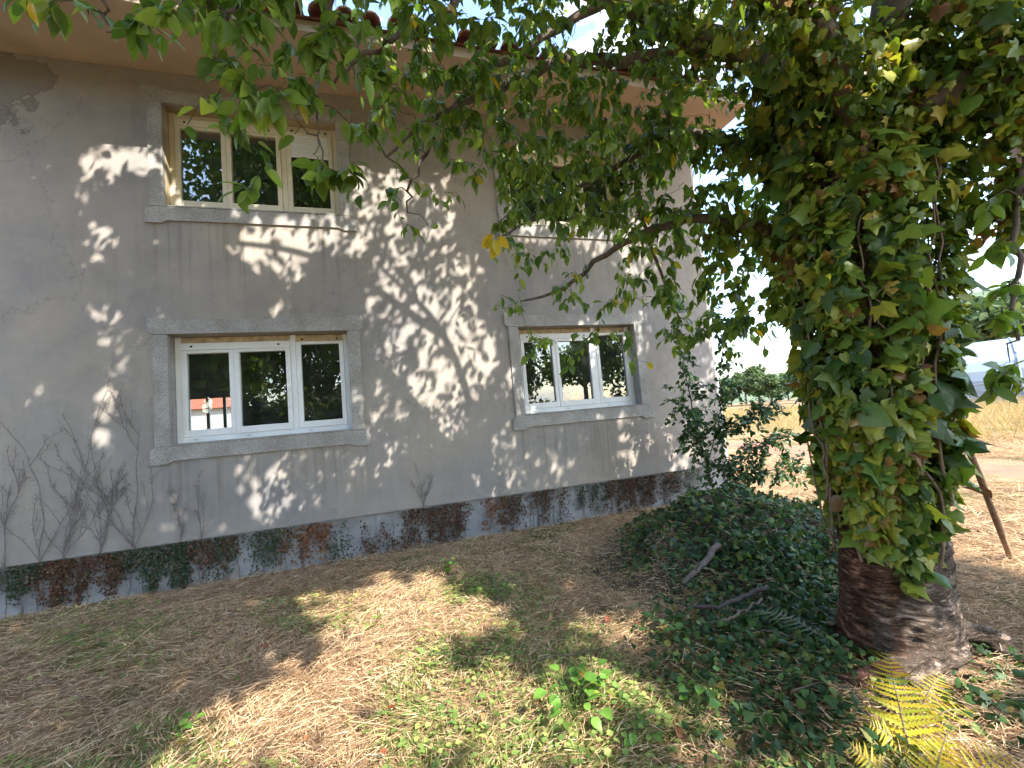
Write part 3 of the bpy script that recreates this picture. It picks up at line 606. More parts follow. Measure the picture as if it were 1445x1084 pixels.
FK = trunk_axis(2.75)
SK = []           # skeleton nodes of the crown: (pos, radius)
def limb(pts, r0, r1, name='limb', n=22, sides=9, mat='limb', jit=0.012):
    P = smooth_path(pts, n); P[1:-1] += rng.normal(size=P[1:-1].shape) * jit
    r = np.linspace(r0, r1, n); t = Tubes(); t.add(P, r, sides); t.build(name, M[mat], tree)
    for p_, q_ in zip(P, r): SK.append((p_, q_))
    return P
limb([trunk_axis(2.6) + (0, 0, 0), px(1120, 130, 2.75), px(1010, 60, 3.0), px(860, 0, 3.2), px(690, -60, 3.3), px(520, -110, 3.2)], 0.13, 0.025)
limb([trunk_axis(2.7), px(1180, 90, 2.3), px(1020, -90, 1.95), px(760, -190, 1.75), px(480, -170, 1.75), px(240, -120, 1.8)], 0.10, 0.02)
limb([trunk_axis(2.2), px(1090, 330, 2.9), px(960, 312, 3.3), px(860, 355, 3.7), px(800, 405, 3.95), px(735, 425, 4.1)], 0.05, 0.010)
limb([trunk_axis(2.55), px(1090, 225, 2.85), px(965, 190, 3.1), px(875, 232, 3.4), px(775, 295, 3.7), px(705, 335, 3.9)], 0.045, 0.008)
limb([px(1010, 60, 3.0), px(900, 80, 3.1), px(790, 90, 3.0), px(690, 135, 2.9), px(615, 165, 2.8), px(545, 222, 2.75)], 0.05, 0.008)
limb([px(860, 0, 3.2), px(740, 70, 3.1), px(640, 150, 3.1), px(590, 240, 3.1), px(575, 300, 3.1)], 0.035, 0.006)
limb([trunk_axis(2.75), px(1310, 150, 2.3), px(1400, 110, 2.15), px(1480, 40, 2.05), px(1560, -90, 2.0)], 0.13, 0.06)
limb([px(1530, -60, 2.0), px(1470, 120, 2.1), px(1440, 280, 2.15), px(1432, 400, 2.15), px(1437, 480, 2.1)], 0.022, 0.008)
limb([px(1010, 60, 3.0), px(930, 160, 3.4), px(900, 270, 3.7), px(930, 380, 3.95), px(960, 450, 4.1)], 0.035, 0.008)
limb([px(690, -60, 3.3), px(620, 20, 2.7), px(540, 60, 2.4), px(470, 120, 2.3)], 0.03, 0.007)
limb([px(480, -170, 1.75), px(400, -60, 1.9), px(330, 10, 1.9), px(300, 90, 1.9)], 0.018, 0.006)
limb([px(240, -120, 1.8), px(180, -50, 1.85), px(150, 5, 1.8), px(150, 45, 1.8)], 0.014, 0.004)
limb([px(480, -170, 1.75), px(470, -20, 2.1), px(445, 120, 2.15), px(455, 230, 2.15)], 0.016, 0.004)
# the high crown that shades wall and yard
HI = [[FK, (2.6, -4.6, 4.6), (2.1, -6.0, 6.2), (1.6, -7.6, 7.4)], [FK, (3.1, -4.2, 4.8), (3.4, -5.6, 6.6), (3.6, -7.4, 7.8)], [(2.6, -4.6, 4.6), (1.2, -5.2, 5.9), (-0.4, -5.8, 6.8), (-1.8, -6.6, 7.0)],
      [FK, (2.7, -3.3, 4.6), (2.4, -3.4, 6.2), (1.8, -3.8, 7.6)], [(2.7, -3.3, 4.6), (3.8, -2.8, 6.0), (4.8, -2.6, 7.4)], [(2.1, -6.0, 6.2), (0.6, -7.8, 6.8), (-0.8, -9.2, 6.6)], [(2.4, -3.4, 6.2), (0.8, -3.2, 7.0), (-0.8, -3.6, 7.6)], [(1.2, -5.2, 5.9), (-0.6, -4.4, 6.4), (-2.4, -4.6, 6.9)]]
HSK = []
for q in HI:
    P = smooth_path(np.array(q, float), 26); t = Tubes(); t.add(P, np.linspace(0.075 if len(q) == 4 and np.allclose(q[0], FK) else 0.045, 0.018, 26), 7); t.build('limb', M['limb'], tree); HSK += list(P)

# --- drooping leafy twigs, each joined to the nearest branch
zones = [((10, -60, 140, 15), (1.6, 1.95), 11), ((185, -30, 290, 55), (1.6, 1.95), 17), ((290, -40, 520, 110), (1.7, 2.4), 66), ((255, 130, 345, 185), (1.7, 1.95), 7), ((330, 100, 425, 190), (1.75, 2.2), 12),
         ((325, 262, 362, 275), (1.9, 2.0), 2), ((440, 215, 510, 285), (2.05, 2.3), 8), ((500, -40, 720, 110), (2.2, 3.1), 135), ((500, 100, 700, 200), (2.3, 3.1), 85), ((690, -40, 970, 200), (2.4, 3.5), 330), ((700, 190, 905, 330), (2.7, 3.7), 185),
         ((540, 200, 700, 330), (2.7, 3.3), 20), ((860, 300, 1000, 430), (3.0, 4.2), 70), ((985, 300, 1118, 470), (2.9, 3.9), 165), ((900, 170, 1110, 310), (2.7, 3.7), 190), ((690, 330, 870, 440), (3.3, 4.0), 26), ((740, 460, 900, 520), (3.2, 3.7), 14), ((930, 430, 1090, 500), (3.4, 4.4), 42),
         ((1375, 330, 1450, 420), (2.0, 2.3), 5), ((1395, 440, 1460, 555), (2.0, 2.2), 9), ((900, -60, 1120, 160), (2.7, 3.6), 70), ((500, -260, 1500, -60), (2.2, 3.8), 120), ((1380, -40, 1500, 330), (2.1, 2.8), 50)]
anch = []
for (x0, y0, x1, y1), (d0, d1), n_ in zones:
    for _ in range(n_): anch.append(px(random.uniform(x0, x1), random.uniform(y0, y1), random.uniform(d0, d1)))
anch = np.array(anch)
d0 = np.array([np.min(np.linalg.norm(np.array([s[0] for s in SK]) - a, axis=1)) for a in anch]); anch = anch[np.argsort(d0)]
tw = Tubes(); lp_, la_, ln_, ls_ = [], [], [], []
skp = [s[0] for s in SK]; skr = [s[1] for s in SK]
for a in anch:
    arr = np.array(skp); dd = np.linalg.norm(arr - a, axis=1) + 0.5 * np.clip(a[2] - arr[:, 2], 0, 9); k = int(np.argmin(dd)); b = arr[k]; L_ = np.linalg.norm(a - b)
    if L_ < 0.03: continue
    n_ = max(5, min(12, int(L_ / 0.07)))
    mid = (a + b) / 2 + np.array([0, 0, 0.16 * L_]) + rng.normal(size=3) * 0.10 * L_
    P = smooth_path([b, mid, a], n_); P[1:-1] += rng.normal(size=(n_ - 2, 3)) * 0.012
    r0 = min(skr[k] * 0.7, 0.004 + 0.006 * L_); rr = np.linspace(r0, 0.0017, n_); tw.add(P, rr, 5)
    for p_, q_ in zip(P[1:], rr[1:]): skp.append(p_); skr.append(q_)
    # leaves along the outer part
    end = norm(P[-1] - P[-2]); nl = random.randint(5, 9) if random.random() < .74 else random.randint(0, 2)
    for j in range(nl):
        u = 1 - 0.9 * (j / nl) * min(1, 0.32 / L_) * 1.0; i0 = min(n_ - 2, int(u * (n_ - 1))); f_ = u * (n_ - 1) - i0
        pos = P[i0] * (1 - f_) + P[i0 + 1] * f_
        out = rng.normal(size=3); out[2] *= 0.5; out = norm(out)
        axd = norm(0.9 * out + 0.4 * end + np.array([0, 0, -0.35 - 0.8 * random.random()]))
        lp_.append(pos + axd * 0.012); la_.append(axd); ln_.append(norm(rng.normal(size=3) * 0.5 + np.array([0, 0, 0.9]) + 0.5 * S)); ls_.append(random.uniform(0.068, 0.120) if (a - CAM) @ FW < 2.3 else random.uniform(0.055, 0.105))
tw.build('twigs', M['twig'], tree)
cv0 = norm(CAM - px(700, 340, 2.9))
lp_, la_, ln_, ls_ = map(np.array, (lp_, la_, ln_, ls_)); R_ = frames(la_, ln_)
u_, v_, dz_ = proj(lp_ + la_ * ls_[:, None] * 0.5)
vis = (u_ > 0) & (u_ < 1445) & (v_ > 0) & (v_ < 1084) & (dz_ > 0.3)
order = np.argsort(np.where(vis, -ls_ / np.maximum(dz_, .3), 9)); big = order[:300]; rest = order[300:]
leaf_mes = []
for k in range(4):
    b_ = lance_leaf(0.22 + 0.02 * k, 0.25 + 0.1 * k, 0.15 + 0.06 * k); me = mesh_np('leaf', b_[0], b_[1], smooth=True); me.materials.append(M['cherry_o']); leaf_mes.append(me)
for i in big: add('leaf', leaf_mes[i % 4], None, tree, mat4(R_[i], ls_[i], lp_[i]))
yl_me = mesh_np('leaf', *lance_leaf(.27, .35, .2), smooth=True); yl_me.materials.append(M['yellowleaf'])
for (x, y, d_) in [(690, 335, 2.9), (698, 338, 2.88), (686, 342, 2.92), (703, 334, 2.9), (694, 330, 2.91), (913, 512, 3.3), (572, 112, 2.6), (45, 2, 1.7), (700, 345, 2.9)]:
    p_ = px(x, y, d_); a_ = norm(rng.normal(size=3) * .45 + [0, 0, -1.0]); add('leaf', yl_me, None, tree, mat4(frames(a_[None], norm(cv0 + rng.normal(size=3) * .5)[None])[0], random.uniform(.09, .12) * (1 if d_ > 2 else .7), p_))
    tw0 = np.array(skp); k_ = int(np.argmin(np.linalg.norm(tw0 - p_, axis=1))); t_ = Tubes(); t_.add(smooth_path([tw0[k_], (tw0[k_] + p_) / 2 + [0, 0, .02], p_], 6), .0014, 4); t_.build('leaf_stalk', M['twig'], tree)
LEAF2 = lance_leaf(0.25, 0.35, 0.25)
fo = scatter_obj('crown', LEAF2, R_[rest], np.stack([ls_[rest] * rng.uniform(.85, 1.2, len(rest)), ls_[rest], ls_[rest]], 1), lp_[rest], M['cherry'], tree); tag(fo, kind='stuff')

# --- high crown: leaves set along sun rays, mostly unseen, to shape the sun patches
wall_lit = [(165, 222, 48, 22, .75), (228, 230, 12, 28, .7), (38, 197, 8, 5, .7), (52, 252, 7, 9, .6), (120, 262, 12, 22, .35), (137, 266, 6, 6, .6), (143, 330, 18, 26, .45), (128, 350, 12, 18, .3), (40, 368, 8, 8, .5), (150, 440, 18, 22, .4), (165, 475, 22, 30, .4), (172, 512, 18, 16, .4), (150, 580, 18, 42, .6), (125, 618, 10, 10, .5), (85, 480, 7, 10, .6), (52, 545, 9, 9, .6), (42, 570, 7, 9, .5), (85, 648, 7, 7, .7), (205, 560, 10, 10, .3),
    (252, 270, 10, 30, .7), (330, 290, 8, 20, .8), (345, 348, 25, 25, .35), (392, 345, 50, 38, .68), (440, 330, 40, 25, .55), (385, 435, 14, 12, .7), (470, 325, 20, 30, .5), (512, 265, 20, 45, .55), (500, 330, 25, 30, .5), (560, 290, 25, 60, .45), (620, 290, 20, 50, .35), (555, 380, 30, 35, .4), (610, 370, 35, 40, .35), (660, 400, 20, 40, .45),
    (548, 425, 35, 40, .38), (600, 440, 22, 22, .65), (640, 450, 14, 45, .6), (670, 500, 26, 42, .68), (605, 515, 22, 30, .55), (560, 500, 30, 50, .3), (645, 570, 26, 32, .6), (620, 600, 24, 36, .7), (610, 540, 46, 46, .5), (685, 600, 10, 20, .5), (560, 600, 14, 14, .45), (540, 625, 28, 50, .55), (635, 660, 16, 36, .85), (675, 690, 20, 28, .8), (655, 740, 16, 16, .8), (720, 680, 12, 10, .4), (560, 670, 24, 24, .5), (530, 590, 10, 40, .4),
    (350, 660, 16, 22, .6), (390, 700, 36, 36, .66), (420, 655, 32, 22, .35), (445, 690, 18, 30, .3), (375, 745, 10, 14, .5), (505, 690, 14, 12, .4), (260, 722, 18, 18, .45), (235, 745, 12, 8, .4), (500, 560, 8, 30, .4),
    (780, 320, 60, 25, .4), (735, 325, 22, 14, .6), (850, 330, 40, 25, .4), (900, 345, 30, 40, .5), (740, 560, 25, 12, .3), (870, 585, 40, 10, .4), (900, 620, 25, 20, .4), (880, 660, 16, 25, .45), (935, 600, 12, 30, .4), (950, 650, 18, 20, .45), (905, 470, 12, 30, .5), (830, 480, 18, 30, .4), (980, 620, 14, 40, .3), (990, 520, 15, 60, .35), (830, 600, 8, 20, .4), (770, 660, 40, 25, .25), (700, 640, 25, 40, .35), (720, 560, 14, 40, .35), (480, 655, 20, 25, .35), (300, 740, 14, 14, .4), (585, 480, 40, 40, .4)]
g_poly = [(150, 1100), (300, 1000), (400, 945), (480, 905), (430, 880), (395, 850), (440, 845), (520, 832), (590, 800), (640, 785), (680, 800), (640, 832), (700, 850), (730, 885), (640, 925), (700, 930), (760, 960), (850, 930), (900, 985), (860, 1020), (850, 1100)]
g_isl = [(355, 845, 10, 14, .7), (725, 790, 26, 9, .6), (800, 820, 14, 12, .3), (870, 890, 70, 24, .75), (820, 870, 14, 14, .7), (930, 985, 70, 24, .6), (970, 1030, 45, 40, .5), (1045, 705, 14, 6, .3), (880, 770, 30, 8, .15), (1060, 850, 30, 6, .25), (1100, 1060, 40, 25, .3), (1290, 1020, 130, 115, .97), (1400, 940, 50, 30, .7), (480, 770, 10, 8, .3), (650, 745, 20, 12, .25), (590, 775, 20, 8, .4)]
def lit_at(hit, wallm):
    u, v, dz = proj(hit); lit = np.full(len(hit), 0.012)
    for (bx, by, rx, ry, s_) in wall_lit:
        q = ((u - bx) / rx) ** 2 + ((v - by) / ry) ** 2; lit = np.where(wallm, np.maximum(lit, min(.9, s_ * 1.2) * np.clip(1.9 - q, 0, 1)), lit)
    uj = u + 40 * (noise2(u * .03, v * .05, 1.0, 21) - .5) + 46 * (noise2(u * .07, v * .11, 1.0, 23) - .5); vj = v + 30 * (noise2(u * .03, v * .05, 1.0, 22) - .5) + 34 * (noise2(u * .07, v * .11, 1.0, 24) - .5)
    lit = np.where(~wallm & in_poly(uj, vj, g_poly), 0.97, lit)
    for (bx, by, rx, ry, s_) in g_isl:
        q = ((u - bx) / rx) ** 2 + ((v - by) / ry) ** 2; lit = np.where(~wallm, np.maximum(lit, s_ * np.clip(1.5 - q, 0, 1)), lit)
    beh = ~wallm & ((dz < 0.3) | (v > 1084)); lit = np.where(beh & (u > 150), 0.5, lit)
    return np.clip(lit, 0.012, 0.985)
def high_leaves(n_w, n_g, n_t):
    hw = np.stack([rng.uniform(-5.2, 5.0, n_w), np.zeros(n_w), rng.uniform(0.0, 4.9, n_w)], 1)
    hg = np.stack([rng.uniform(-5.5, 4.3, n_g), rng.uniform(-6.0, 0, n_g), np.zeros(n_g)], 1)
    ht = trunk_axis(rng.uniform(0.0, 4.2, n_t)) + rng.normal(size=(n_t, 3)) * [.35, .35, .1]
    H = np.vstack([hw, hg, ht]); wm = np.concatenate([np.ones(n_w, bool), np.zeros(n_g + n_t, bool)])
    lit = lit_at(H, wm); lit[n_w + n_g:] = 0.80
    lai = -np.log(lit) / -math.log(0.012); keep = rng.random(len(H)) < lai; H = H[keep]; wm = wm[keep]
    zt = rng.uniform(4.9, 8.6, len(H)); dist = np.maximum((zt - H[:, 2]) / S[2], rng.uniform(3.6, 8.0, len(H))); tr = np.arange(len(H)) >= ((keep[:n_w + n_g]).sum()); P = H + S[None] * dist[:, None]
    # where a leaf of one surface's crown would also shade a sunny part of another surface, drop it
    tw2 = (-P[:, 1]) / (-S[1]); hit_w = P - S[None] * tw2[:, None]; on_w = hit_w[:, 2] > 0
    hit_g = P - S[None] * (P[:, 2] / S[2])[:, None]; hit = np.where(on_w[:, None], hit_w, hit_g); l2 = lit_at(hit, on_w)
    keep = rng.random(len(P)) < -np.log(l2) / -math.log(0.012) + 0.02; keep |= ~tr
    # the sunny field beyond the house corner
    keep &= ~(~on_w & (hit[:, 0] > 4.4)) & ~(on_w & (hit[:, 0] > 5.0))
    u, v, dz = proj(P); inv = (dz > 0) & (u > -60) & (u < 1500) & (v > -60)
    keep &= ~(inv & ~((u > 420) & (v < 60 + 60 * (u > 700))))
    keep &= P[:, 1] < -1.3
    return P[keep]
P = high_leaves(64000, 56000, 9000); N = len(P); print('high leaves', N)
ax_ = norm(rng.normal(size=(N, 3)) + [0, 0, -0.8]); nn = norm(rng.normal(size=(N, 3)) * 0.8 + [0, 0, 0.6] + 0.5 * S)
sc = rng.uniform(0.11, 0.165, N)
tag(scatter_obj('crown', simple_leaf(0.27), frames(ax_, nn), sc, P, M['cherry'], tree), kind='stuff')  # added leaves, mostly out of view, masking the sun on wall and yard
ht = Tubes(); HS = np.array(HSK)
for a in P[rng.choice(N, 420, replace=False)]:
    dd = np.linalg.norm(HS - a, axis=1); k = int(np.argmin(dd)); b = HS[k]; L_ = dd[k]
    if L_ > 4.0: continue
    q = smooth_path([b, (a + b) / 2 + [0, 0, .12 * L_] + rng.normal(size=3) * .08 * L_, a], 7); ht.add(q, np.linspace(min(.02, .006 + .006 * L_), .003, 7), 4)
    HS = np.vstack([HS, q[2:]])
ht.build('twigs', M['twig'], tree)

# ================================================================== IVY on the trunk
ivy = thing('climbing_ivy', TB + (-0.1, -0.3, 0), 'thick ivy of green and yellow leaves climbing the cherry trunk', 'ivy')
def ivy_extent(z): return 0.02 + 0.08 * np.clip((z - 0.5) / 0.8, 0, 1) + 0.05 * np.clip((z - 1.5) / 1.0, 0, 1)
cam_th = math.atan2(vdir[1], vdir[0])
def ivy_points(n):
    z = 0.42 + rng.random(n) ** 0.9 * 3.1; t_ = rng.uniform(-pi, pi, n); t_ = np.where(rng.random(n) < .6, cam_th + rng.normal(size=n) * 1.0, t_)
    rel = np.angle(np.exp(1j * (t_ - cam_th)))
    # ragged lower edge: hangs lowest in the middle groove and on the right
    low = 0.66 - 0.30 * np.exp(-((rel - 0.25) / 0.33) ** 2) + 0.34 * (noise2(rel * 4.5 + 9, z * 0 + 1, 1.0, 41) - .5) + 0.16 * rng.random(n) ** 2 + 0.10 * np.exp(-((rel + 0.7) / 0.3) ** 2)
    ok = z > low
    ok &= ~((noise2(rel * 3 + 20, z * 2.2, 1.0, 42) > 0.70) & (rng.random(n) < .86))
    z, t_ = z[ok], t_[ok]; r = trunk_r(t_, z); e = ivy_extent(z) * (0.25 + 0.95 * rng.random(len(z)) ** 1.0) * (0.6 + 0.8 * noise2(t_ * 2 + 7, z * 1.6, 1.0, 43))
    a = trunk_axis(z); nrm = np.stack([np.cos(t_), np.sin(t_), np.zeros_like(t_)], 1)
    return a + nrm * (r + e)[:, None] * [1, 1, 0], nrm, e / ivy_extent(z)
P1, N1, E1 = ivy_points(9500)
# ivy over the fork and the first limbs, hanging in curtains
def along(n, pts, spread):
    Q = smooth_path(pts, 40); k = rng.integers(0, 40, n); d = rand_unit(n); d[:, 2] = d[:, 2] * 0.8 - 0.2
    return Q[k] + d * spread * rng.random((n, 1)) ** 0.5, d
sets = [along(1500, [trunk_axis(2.6), px(1120, 130, 2.75), px(1010, 60, 3.0), px(900, 20, 3.15)], 0.30), along(1500, [trunk_axis(2.7), px(1180, 90, 2.3), px(1060, -60, 2.0)], 0.30),
        along(1700, [trunk_axis(2.75), px(1310, 150, 2.35), px(1390, 90, 2.2), px(1470, 40, 2.1)], 0.28), along(900, [px(1230, 190, 2.5), px(1300, 60, 2.35), px(1330, -40, 2.3)], 0.32), along(420, [trunk_axis(2.2), px(1090, 330, 2.9), px(1010, 318, 3.15)], 0.16), along(420, [trunk_axis(2.55), px(1090, 225, 2.85), px(990, 195, 3.05)], 0.16), along(160, [px(960, 150, 3.1), px(890, 215, 3.35), px(860, 300, 3.5)], 0.12), along(600, [px(1395, 100, 2.15), px(1425, 200, 2.2), px(1432, 310, 2.25)], 0.17), along(90, [px(1385, -10, 2.05), px(1395, 70, 2.05), px(1360, 140, 2.15)], 0.09)]
P2 = np.vstack([s[0] for s in sets]); N2 = np.vstack([s[1] for s in sets])
PI = np.vstack([P1, P2]); NI = np.vstack([N1, N2]); EI = np.concatenate([E1, rng.random(len(P2))])
n_ = len(PI)
axI = norm(np.array([0, 0, -1.0]) + 0.45 * NI + rng.normal(size=(n_, 3)) * 0.6); nnI = norm(NI + 0.35 * np.array([0, 0, 1]) + rng.normal(size=(n_, 3)) * 0.55)
sI = (0.03 + 0.058 * rng.random(n_) ** 1.6) * (1 + 0.3 * (EI > 0.75)); RI = frames(axI, nnI)
u_, v_, dz_ = proj(PI); face = ((PI - CAM) * NI).sum(1) < 0
score = np.where((u_ > 0) & (u_ < 1445) & (v_ > 0) & (v_ < 1084) & face & (dz_ > .3), (0.5 + EI) * sI / np.maximum(dz_, .3), 0)
order = np.argsort(-score); sub = rng.permutation(order[:900])[:300]; mask = np.ones(n_, bool); mask[sub] = False
iv_me = []
for k in range(3):
    me = mesh_np('leaf', *IVY[k], smooth=True); me.materials.append(M['ivy_o']); iv_me.append(me)
for i in sub: add('leaf', iv_me[i % 3], None, ivy, mat4(RI[i], sI[i] * (random.choice([.8, .9, 1.0, 1.1, 1.3, 1.6]) if PI[i, 2] > .95 else .75) * np.array([random.uniform(.85, 1.15), 1, random.uniform(.3, 2.5)]), PI[i] + NI[i] * 0.02))
rr_ = rng.random(n_); rr_ = np.where(noise2(np.arctan2(NI[:, 1], NI[:, 0]) * 3 + 3, PI[:, 2] * 2.6, 1.0, 44) > .62, np.clip(rr_ * .55 + .45, 0, 1), rr_ * .8)
for k in range(3):
    s_ = np.where(mask & (np.arange(n_) % 3 == k))[0]
    tag(scatter_obj('foliage', IVY[k], RI[s_], np.stack([sI[s_] * rng.uniform(.8, 1.2, len(s_)), sI[s_], sI[s_] * rng.uniform(.2, 2.6, len(s_))], 1), PI[s_], M['ivy'], ivy, rr_[s_]), kind='stuff')
# woody stems
for i in range(20):
    t0 = cam_th + random.uniform(-1.3, 1.3); z0 = random.choice([0.55, 0.7, 0.85, 1.2, 1.6]); zt = z0 + random.uniform(1.0, 2.2); k = 24; zc = np.linspace(z0, min(zt, 3.2), k)
    tt = t0 + 0.12 * np.cumsum(rng.normal(size=k)) * 0.6; r = trunk_r(tt, zc) + 0.015 + 0.03 * rng.random() + 0.85 * ivy_extent(zc) * (i % 2)
    Q = trunk_axis(zc) + np.stack([np.cos(tt) * r, np.sin(tt) * r, 0 * zc], 1); t = Tubes(); t.add(Q, np.linspace(random.uniform(.005, .009), .004, k), 7); t.build('stem', M['vine'], ivy)
for i in range(40):       # thin runners and leaf stalks standing off the coat
    j = sub[i]; a = PI[j]; t = Tubes(); q = smooth_path([a - NI[j] * .1, a + [0, 0, .03], a + NI[j] * .02], 6); t.add(q, .0022, 4); t.build('leaf_stalk', M['vine'], ivy)
# ================================================================== SAPLING by the house corner
sap = thing('sapling', (4.06, -0.75, 0), 'thin leafy sapling growing in front of the house corner', 'sapling')
ss = Tubes(); stems = [[(4.06, -.75, 0), (4.02, -.72, .6), (3.92, -.7, 1.3), (3.86, -.68, 2.0), (3.85, -.62, 2.7)], [(4.02, -.72, .6), (4.2, -.85, 1.3), (4.3, -.9, 2.0), (4.25, -.9, 2.7)], [(4.03, -.73, .45), (4.45, -.9, .75), (5.0, -1.1, .95)], [(4.05, -.74, .3), (4.5, -1.0, .5), (4.9, -1.3, .55)], [(4.03, -.73, .9), (4.4, -1.0, 1.15), (4.75, -1.15, 1.35)], [(4.03, -.72, .7), (3.75, -.85, 1.1), (3.6, -.9, 1.5)]]
sp_, sa_ = [], []
for i, q in enumerate(stems):
    P = smooth_path(np.array(q, float), 24); P[1:] += rng.normal(size=P[1:].shape) * .008; ss.add(P, np.linspace(.013 if i == 0 else .007, .003, 24), 6)
    for k in range(4, 24):
        for _ in range(3):
            if rng.random() < .15: continue
            d = norm(rng.normal(size=3) + [0.2, -.2, .1]); L_ = random.uniform(.08, .34); e = P[k] + d * L_ + [0, 0, -.15 * L_]
            ss.add(np.array([P[k], (P[k] + e) / 2 + [0, 0, .02], e]), [.0035, .002, .0012], 4)
            for j in range(int(6 + L_ * 26)):
                u = 1 - .85 * rng.random(); sp_.append(P[k] + (e - P[k]) * u + rng.normal(size=3) * .015); sa_.append(norm(d + rng.normal(size=3) * .7 + [0, 0, -.3]))
ss.build('stem', M['twig'], sap); sp_, sa_ = np.array(sp_), np.array(sa_); n_ = len(sp_)
scatter_obj('foliage', LEAF, frames(sa_, norm(rng.normal(size=(n_, 3)) * .5 + [0, -.3, 1])), np.stack([rng.uniform(.05, .085, n_) * 1.15, rng.uniform(.05, .085, n_), np.full(n_, .06)], 1), sp_, M['sapling'], sap)['kind'] = 'stuff'

# ================================================================== IVY MOUND and ground ivy round the trunk
mound = thing('ivy_mound', (MC[0], MC[1], 0), 'low heap overgrown with dark ground ivy between the wall and the ivy clad tree', 'ivy heap')
k = 46; gx_ = np.linspace(MC[0] - 1.9, MC[0] + 1.9, k); gy_ = np.linspace(MC[1] - 1.5, MC[1] + 1.5, k); X, Y = np.meshgrid(gx_, gy_, indexing='ij'); Z = mound_h(X, Y) + ground_h(X, Y)
idx = np.arange(k * k).reshape(k, k); Fq = np.stack([idx[:-1, :-1], idx[1:, :-1], idx[1:, 1:], idx[:-1, 1:]], -1).reshape(-1, 4)
add('heap', mesh_np('heap', np.stack([X, Y, Z], -1).reshape(-1, 3), [Fq], smooth=True), M['soil'], mound)
hollow = pxground(1065, 800, 0.3)
def carpet(n, xr, yr, dens):
    x = rng.uniform(*xr, n); y = rng.uniform(*yr, n); k_ = rng.random(n) < dens(x, y); x, y = x[k_], y[k_]
    z = np.maximum(mound_h(x, y), 0) + ground_h(x, y) + rng.random(len(x)) ** 1.5 * 0.09; return np.stack([x, y, z], 1)
def md(x, y):
    d = ((x - MC[0]) / 1.2) ** 2 + ((y - MC[1]) / 1.1) ** 2
    return np.clip(1.6 - d * 1.15 + .8 * (noise2(x, y, 3.0, 62) - .5), 0, 1) * (np.hypot(x - hollow[0], (y - hollow[1]) * 1.2) > .14) * (np.hypot(x - TB[0], y - TB[1]) > .30)
PM = carpet(15000, (1.4, 5.1), (-3.4, -.3), md); n_ = len(PM)
slope_n = np.stack([-(mound_h(PM[:, 0] + .05, PM[:, 1]) - mound_h(PM[:, 0] - .05, PM[:, 1])) / .1, -(mound_h(PM[:, 0], PM[:, 1] + .05) - mound_h(PM[:, 0], PM[:, 1] - .05)) / .1, np.ones(n_)], 1)
nM = norm(norm(slope_n) + rng.normal(size=(n_, 3)) * .4); aM = norm(rng.normal(size=(n_, 3)) + [-.3, -.6, -.4]); RM = frames(aM, nM); sM = rng.uniform(.03, .062, n_)
u_, v_, dz_ = proj(PM); top = np.argsort(-np.where((dz_ > .3) & (u_ > 0) & (u_ < 1445) & (v_ < 1084), sM / np.maximum(dz_, .3) * (1 + 3 * (PM[:, 2] > .12)), 0))[:300]; mk = np.ones(n_, bool); mk[top] = False
mo_me = []
for k in range(2):
    me = mesh_np('leaf', *IVY[k], smooth=True); me.materials.append(M['mound_o']); mo_me.append(me)
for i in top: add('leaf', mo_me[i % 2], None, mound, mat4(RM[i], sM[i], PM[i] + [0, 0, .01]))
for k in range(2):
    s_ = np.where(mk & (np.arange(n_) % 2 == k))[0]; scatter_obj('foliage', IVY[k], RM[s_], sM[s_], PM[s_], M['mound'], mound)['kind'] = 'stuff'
# sparse ground ivy at the foot of the tree
def gd(x, y):
    u, v, dz = proj(np.stack([x, y, 0 * x], 1)); a = np.clip(1.2 - np.hypot((u - 1110) / 190, (v - 910) / 120), 0, 1) * 1.4 + np.clip(1 - np.hypot((u - 1170) / 210, (v - 1060) / 90), 0, 1) * 1.0 + 1.2 * np.clip(1.1 - np.hypot((u - 1335) / 70, (v - 925) / 28), 0, 1) + .5 * np.clip(1 - np.hypot((u - 1400) / 120, (v - 1010) / 120), 0, 1)
    return np.clip(a, 0, 1) * (np.hypot(x - TB[0], y - TB[1]) > .31) * (noise2(x, y, 5.0, 61) > .2)
PG = carpet(21000, (.8, 4.4), (-5.0, -2.4), gd); n_ = len(PG)
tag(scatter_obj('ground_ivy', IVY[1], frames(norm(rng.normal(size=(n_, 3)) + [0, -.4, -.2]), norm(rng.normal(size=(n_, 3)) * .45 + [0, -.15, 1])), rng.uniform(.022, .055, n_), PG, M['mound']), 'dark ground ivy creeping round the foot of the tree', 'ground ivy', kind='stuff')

# ================================================================== dead wood
def on_mound(x, y, off=0.0):
    d = ray(x, y)
    for t in np.arange(1.2, 9, .01):
        p = CAM + d * t
        if p[2] < max(float(mound_h(p[0], p[1])), 0) + float(ground_h(p[0], p[1])) + .07 + off: return p
    return pxground(x, y)
def stick(name, pts, r0, r1, mat, label, cat, n=18, sides=8, jit=.006, knots=0):
    P = smooth_path(np.array(pts, float), n); P[1:-1] += rng.normal(size=P[1:-1].shape) * jit; t = Tubes(); r = np.linspace(r0, r1, n) * (1 + .05 * rng.normal(size=n)); t.add(P, np.maximum(r, .001), sides)
    for _ in range(knots):
        k_ = random.randint(3, n - 3); d = norm(rng.normal(size=3) + [0, 0, .6]); t.add(np.array([P[k_], P[k_] + d * .05, P[k_] + d * .11 + rng.normal(size=3) * .015]), [r[k_] * .5, r[k_] * .35, r[k_] * .12], 5)
    return tag(t.build(name, M[mat], None), label, cat)
def g3(x, y, h=0.0):
    p = pxground(x, y, h); return p
stick('log', [on_mound(965, 822), on_mound(988, 800, .0), on_mound(1014, 770, .02)], .018, .030, 'stick', 'short grey broken log lying on the dark ivy heap', 'log', n=9, knots=3)
